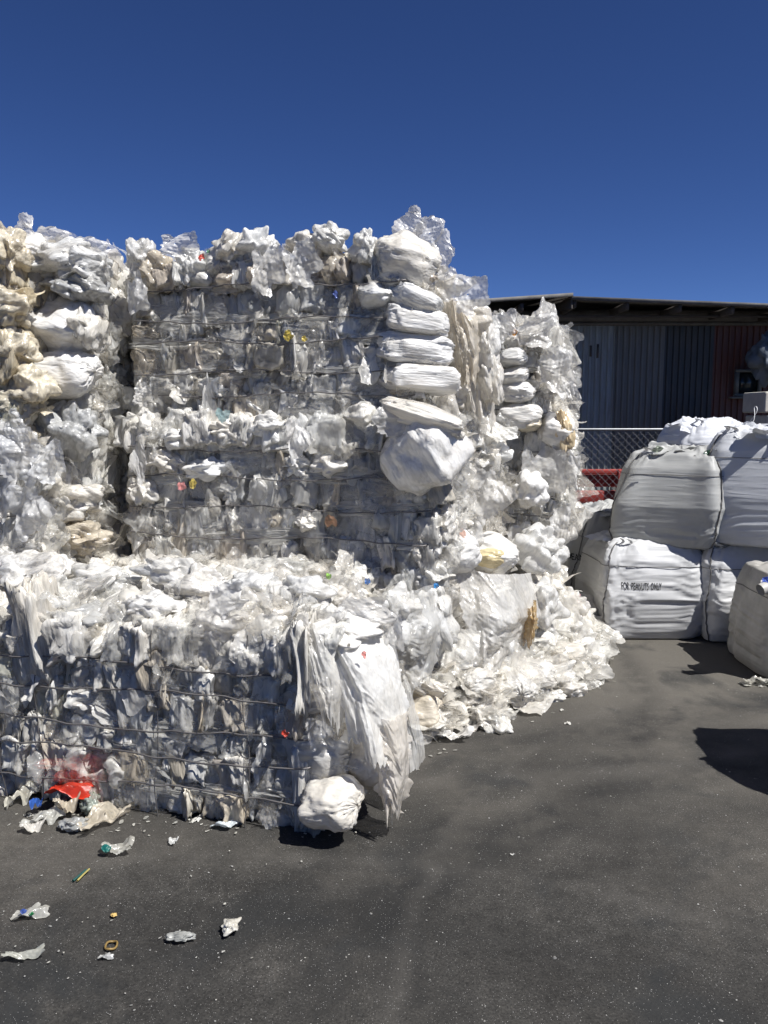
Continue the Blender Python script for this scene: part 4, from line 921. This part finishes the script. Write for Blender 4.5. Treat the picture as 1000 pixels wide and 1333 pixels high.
litter('plastic_scrap', 'crumpled dark grey film wad near the bottom of the picture', 'litter', 234, 1225, 46, 13, (.40, .41, .40, .95), 'wad', thick=.016)
litter('plastic_scrap', 'pale crumpled film cap lying alone in the lower foreground', 'litter', 301, 1213, 30, 22, (.62, .61, .57, 1), 'wad', roll=-20, thick=.02, mat=M_bundle)
litter('plastic_scrap', 'crumpled clear bag with a green corner on the asphalt before the rag pile', 'litter', 155, 1108, 46, 22, LG, roll=20, thick=.03, extra=[('green_corner', -16, 8, 14, 5, (.01, .16, .14, 1))])
litter('plastic_scrap', 'pale blue white paper scrap at the foot of the near bale', 'litter', 294, 1077, 44, 13, (.62, .69, .75, 1), thick=.02, mat=M_bundle)
litter('plastic_scrap', 'thin white sliver between bale foot and asphalt', 'litter', 257, 1068, 14, 10, LW, thick=.01)
litter('plastic_scrap', 'small white torn scrap alone on the asphalt below the near bale', 'litter', 226, 1097, 13, 12, (.72, .74, .76, .95), thick=.012)
litter('plastic_scrap', 'tiny yellow chip on the dark asphalt', 'litter', 148, 1194, 11, 6, (.70, .50, .18, 1), 'wad', thick=.006, mat=M_bundle)
litter('plastic_scrap', 'pair of small white crumbs beside the brown ring', 'litter', 138, 1248, 24, 8, (.60, .62, .64, 1), thick=.008)
litter('plastic_scrap', 'small white chip on the asphalt right of the film heap', 'litter', 739, 943, 9, 4, LW, thick=.008)
litter('plastic_scrap', 'tiny white chip in the middle of the open asphalt', 'litter', 667, 1114, 6, 3, LW, thick=.005)
litter('plastic_scrap', 'white torn sheet fallen at the front edge of the film heap', 'litter', 630, 946, 52, 18, (.80, .78, .76, 1), thick=.05, mat=M_bundle)
litter('plastic_scrap', 'clear white sheet lying flat before the beige bundle', 'litter', 590, 962, 62, 16, (.76, .76, .76, .9), thick=.05)
litter('plastic_scrap', 'small shiny scrap at the far tip of the film heap', 'litter', 776, 893, 22, 8, LW, thick=.04)
# green/yellow stick
g = G(104, 1143); b = Buf(); tube(b, [(g[0] - .012, g[1] - .03, .008), (g[0], g[1], .01), (g[0] + .012, g[1] + .03, .012)], .0045, n=8)
o = b.obj('marker_stub', simple('green_plastic', (.012, .06, .055), .5), loc=tuple(g)); props(o, 'small dark green and yellow plastic stub on the asphalt', 'litter')
bb = Buf(); tube(bb, [(g[0] + .004, g[1] - .032, .010), (g[0] + .012, g[1], .012), (g[0] + .022, g[1] + .032, .014)], .0035, n=6); part(bb, 'yellow_edge', simple('yellow_plastic', (.32, .27, .09), .5), o)
# brown ring
g = G(145, 1233); b = Buf(); th = np.linspace(0, 2 * math.pi, 30); tube(b, [(g[0] + .017 * math.cos(t), g[1] + .02 * math.sin(t), .006 + .002 * math.sin(3 * t)) for t in th], .0035, n=6)
o = b.obj('bottle_ring', simple('brown_plastic', (.20, .13, .04), .5), loc=tuple(g)); props(o, 'small brown plastic ring on the asphalt', 'litter')
# rag pile at the foot of the near bale
litter('plastic_rag', 'folded bright red orange plastic sheet on the litter pile by the near bale', 'litter', 92, 1056, 72, 24, (.72, .05, .015, 1), 'sheet', roll=-10, thick=.035, mat=M_redrag, z=.075)
litter('plastic_rag', 'grey crumpled film with a blue fold in the litter pile', 'litter', 62, 1068, 62, 26, LG, thick=.05, extra=[('blue_fold', -14, -6, 14, 16, (.04, .14, .55, 1))])
litter('plastic_rag', 'white flattened film piece at the left front of the litter pile', 'litter', 42, 1081, 40, 16, (.66, .64, .60, 1), thick=.03)
litter('plastic_rag', 'small grey knotted film at the front of the litter pile', 'litter', 95, 1082, 52, 16, (.42, .43, .43, .95), 'wad', thick=.03)
litter('plastic_rag', 'beige clear plastic bag slumped at the right of the litter pile', 'litter', 138, 1072, 42, 46, (.66, .60, .50, .8), 'sheet', roll=-30, thick=.05)
litter('plastic_rag', 'cream film piece beside the blue fold in the litter pile', 'litter', 86, 1066, 44, 12, (.60, .54, .44, 1), thick=.05, z=.03)
litter('plastic_rag', 'white clear film scrap leaning at the left foot of the near bale', 'litter', 33, 1042, 42, 30, (.68, .67, .60, .9), thick=.08)
litter('plastic_rag', 'grey green film wad behind the beige bag', 'litter', 117, 1060, 34, 18, (.40, .46, .43, .95), 'wad', thick=.05, extra=[('green_fold', 8, -4, 10, 6, (.03, .3, .12, 1))])

# ------------------------------------------------------------------ light
SUN_EL = R(56); sd = np.array([.81, -.59]); sd /= np.linalg.norm(sd)
sun_dir = Vector((sd[0] * math.cos(SUN_EL), sd[1] * math.cos(SUN_EL), math.sin(SUN_EL)))
sl = bpy.data.lights.new('sun', 'SUN'); sl.energy = 4.7; sl.angle = R(.53); sl.color = (1, .985, .955)
so = bpy.data.objects.new('sun', sl); COL.objects.link(so); so.rotation_euler = sun_dir.to_track_quat('Z', 'Y').to_euler()
w = bpy.data.worlds.new('World'); scn.world = w; w.use_nodes = True
nt = w.node_tree; bg = nt.nodes['Background']
sk = nt.nodes.new('ShaderNodeTexSky'); sk.sky_type = 'NISHITA'; sk.sun_disc = False
sk.sun_elevation = SUN_EL; sk.sun_rotation = math.atan2(sun_dir.x, sun_dir.y)
sk.altitude = 2000; sk.air_density = .55; sk.dust_density = .1; sk.ozone_density = 5
hs = nt.nodes.new('ShaderNodeHueSaturation'); hs.inputs['Saturation'].default_value = 1.14; hs.inputs['Hue'].default_value = .512; nt.links.new(sk.outputs[0], hs.inputs['Color'])
nt.links.new(hs.outputs[0], bg.inputs[0]); bg.inputs[1].default_value = .064
scn.view_settings.view_transform = 'Standard'; scn.view_settings.look = 'None'; scn.view_settings.gamma = 1; scn.view_settings.exposure = .65
scn.cycles.use_adaptive_sampling = True; scn.cycles.adaptive_threshold = .03; scn.cycles.max_bounces = 6; scn.cycles.transparent_max_bounces = 8; scn.cycles.diffuse_bounces = 3; scn.cycles.caustics_reflective = False
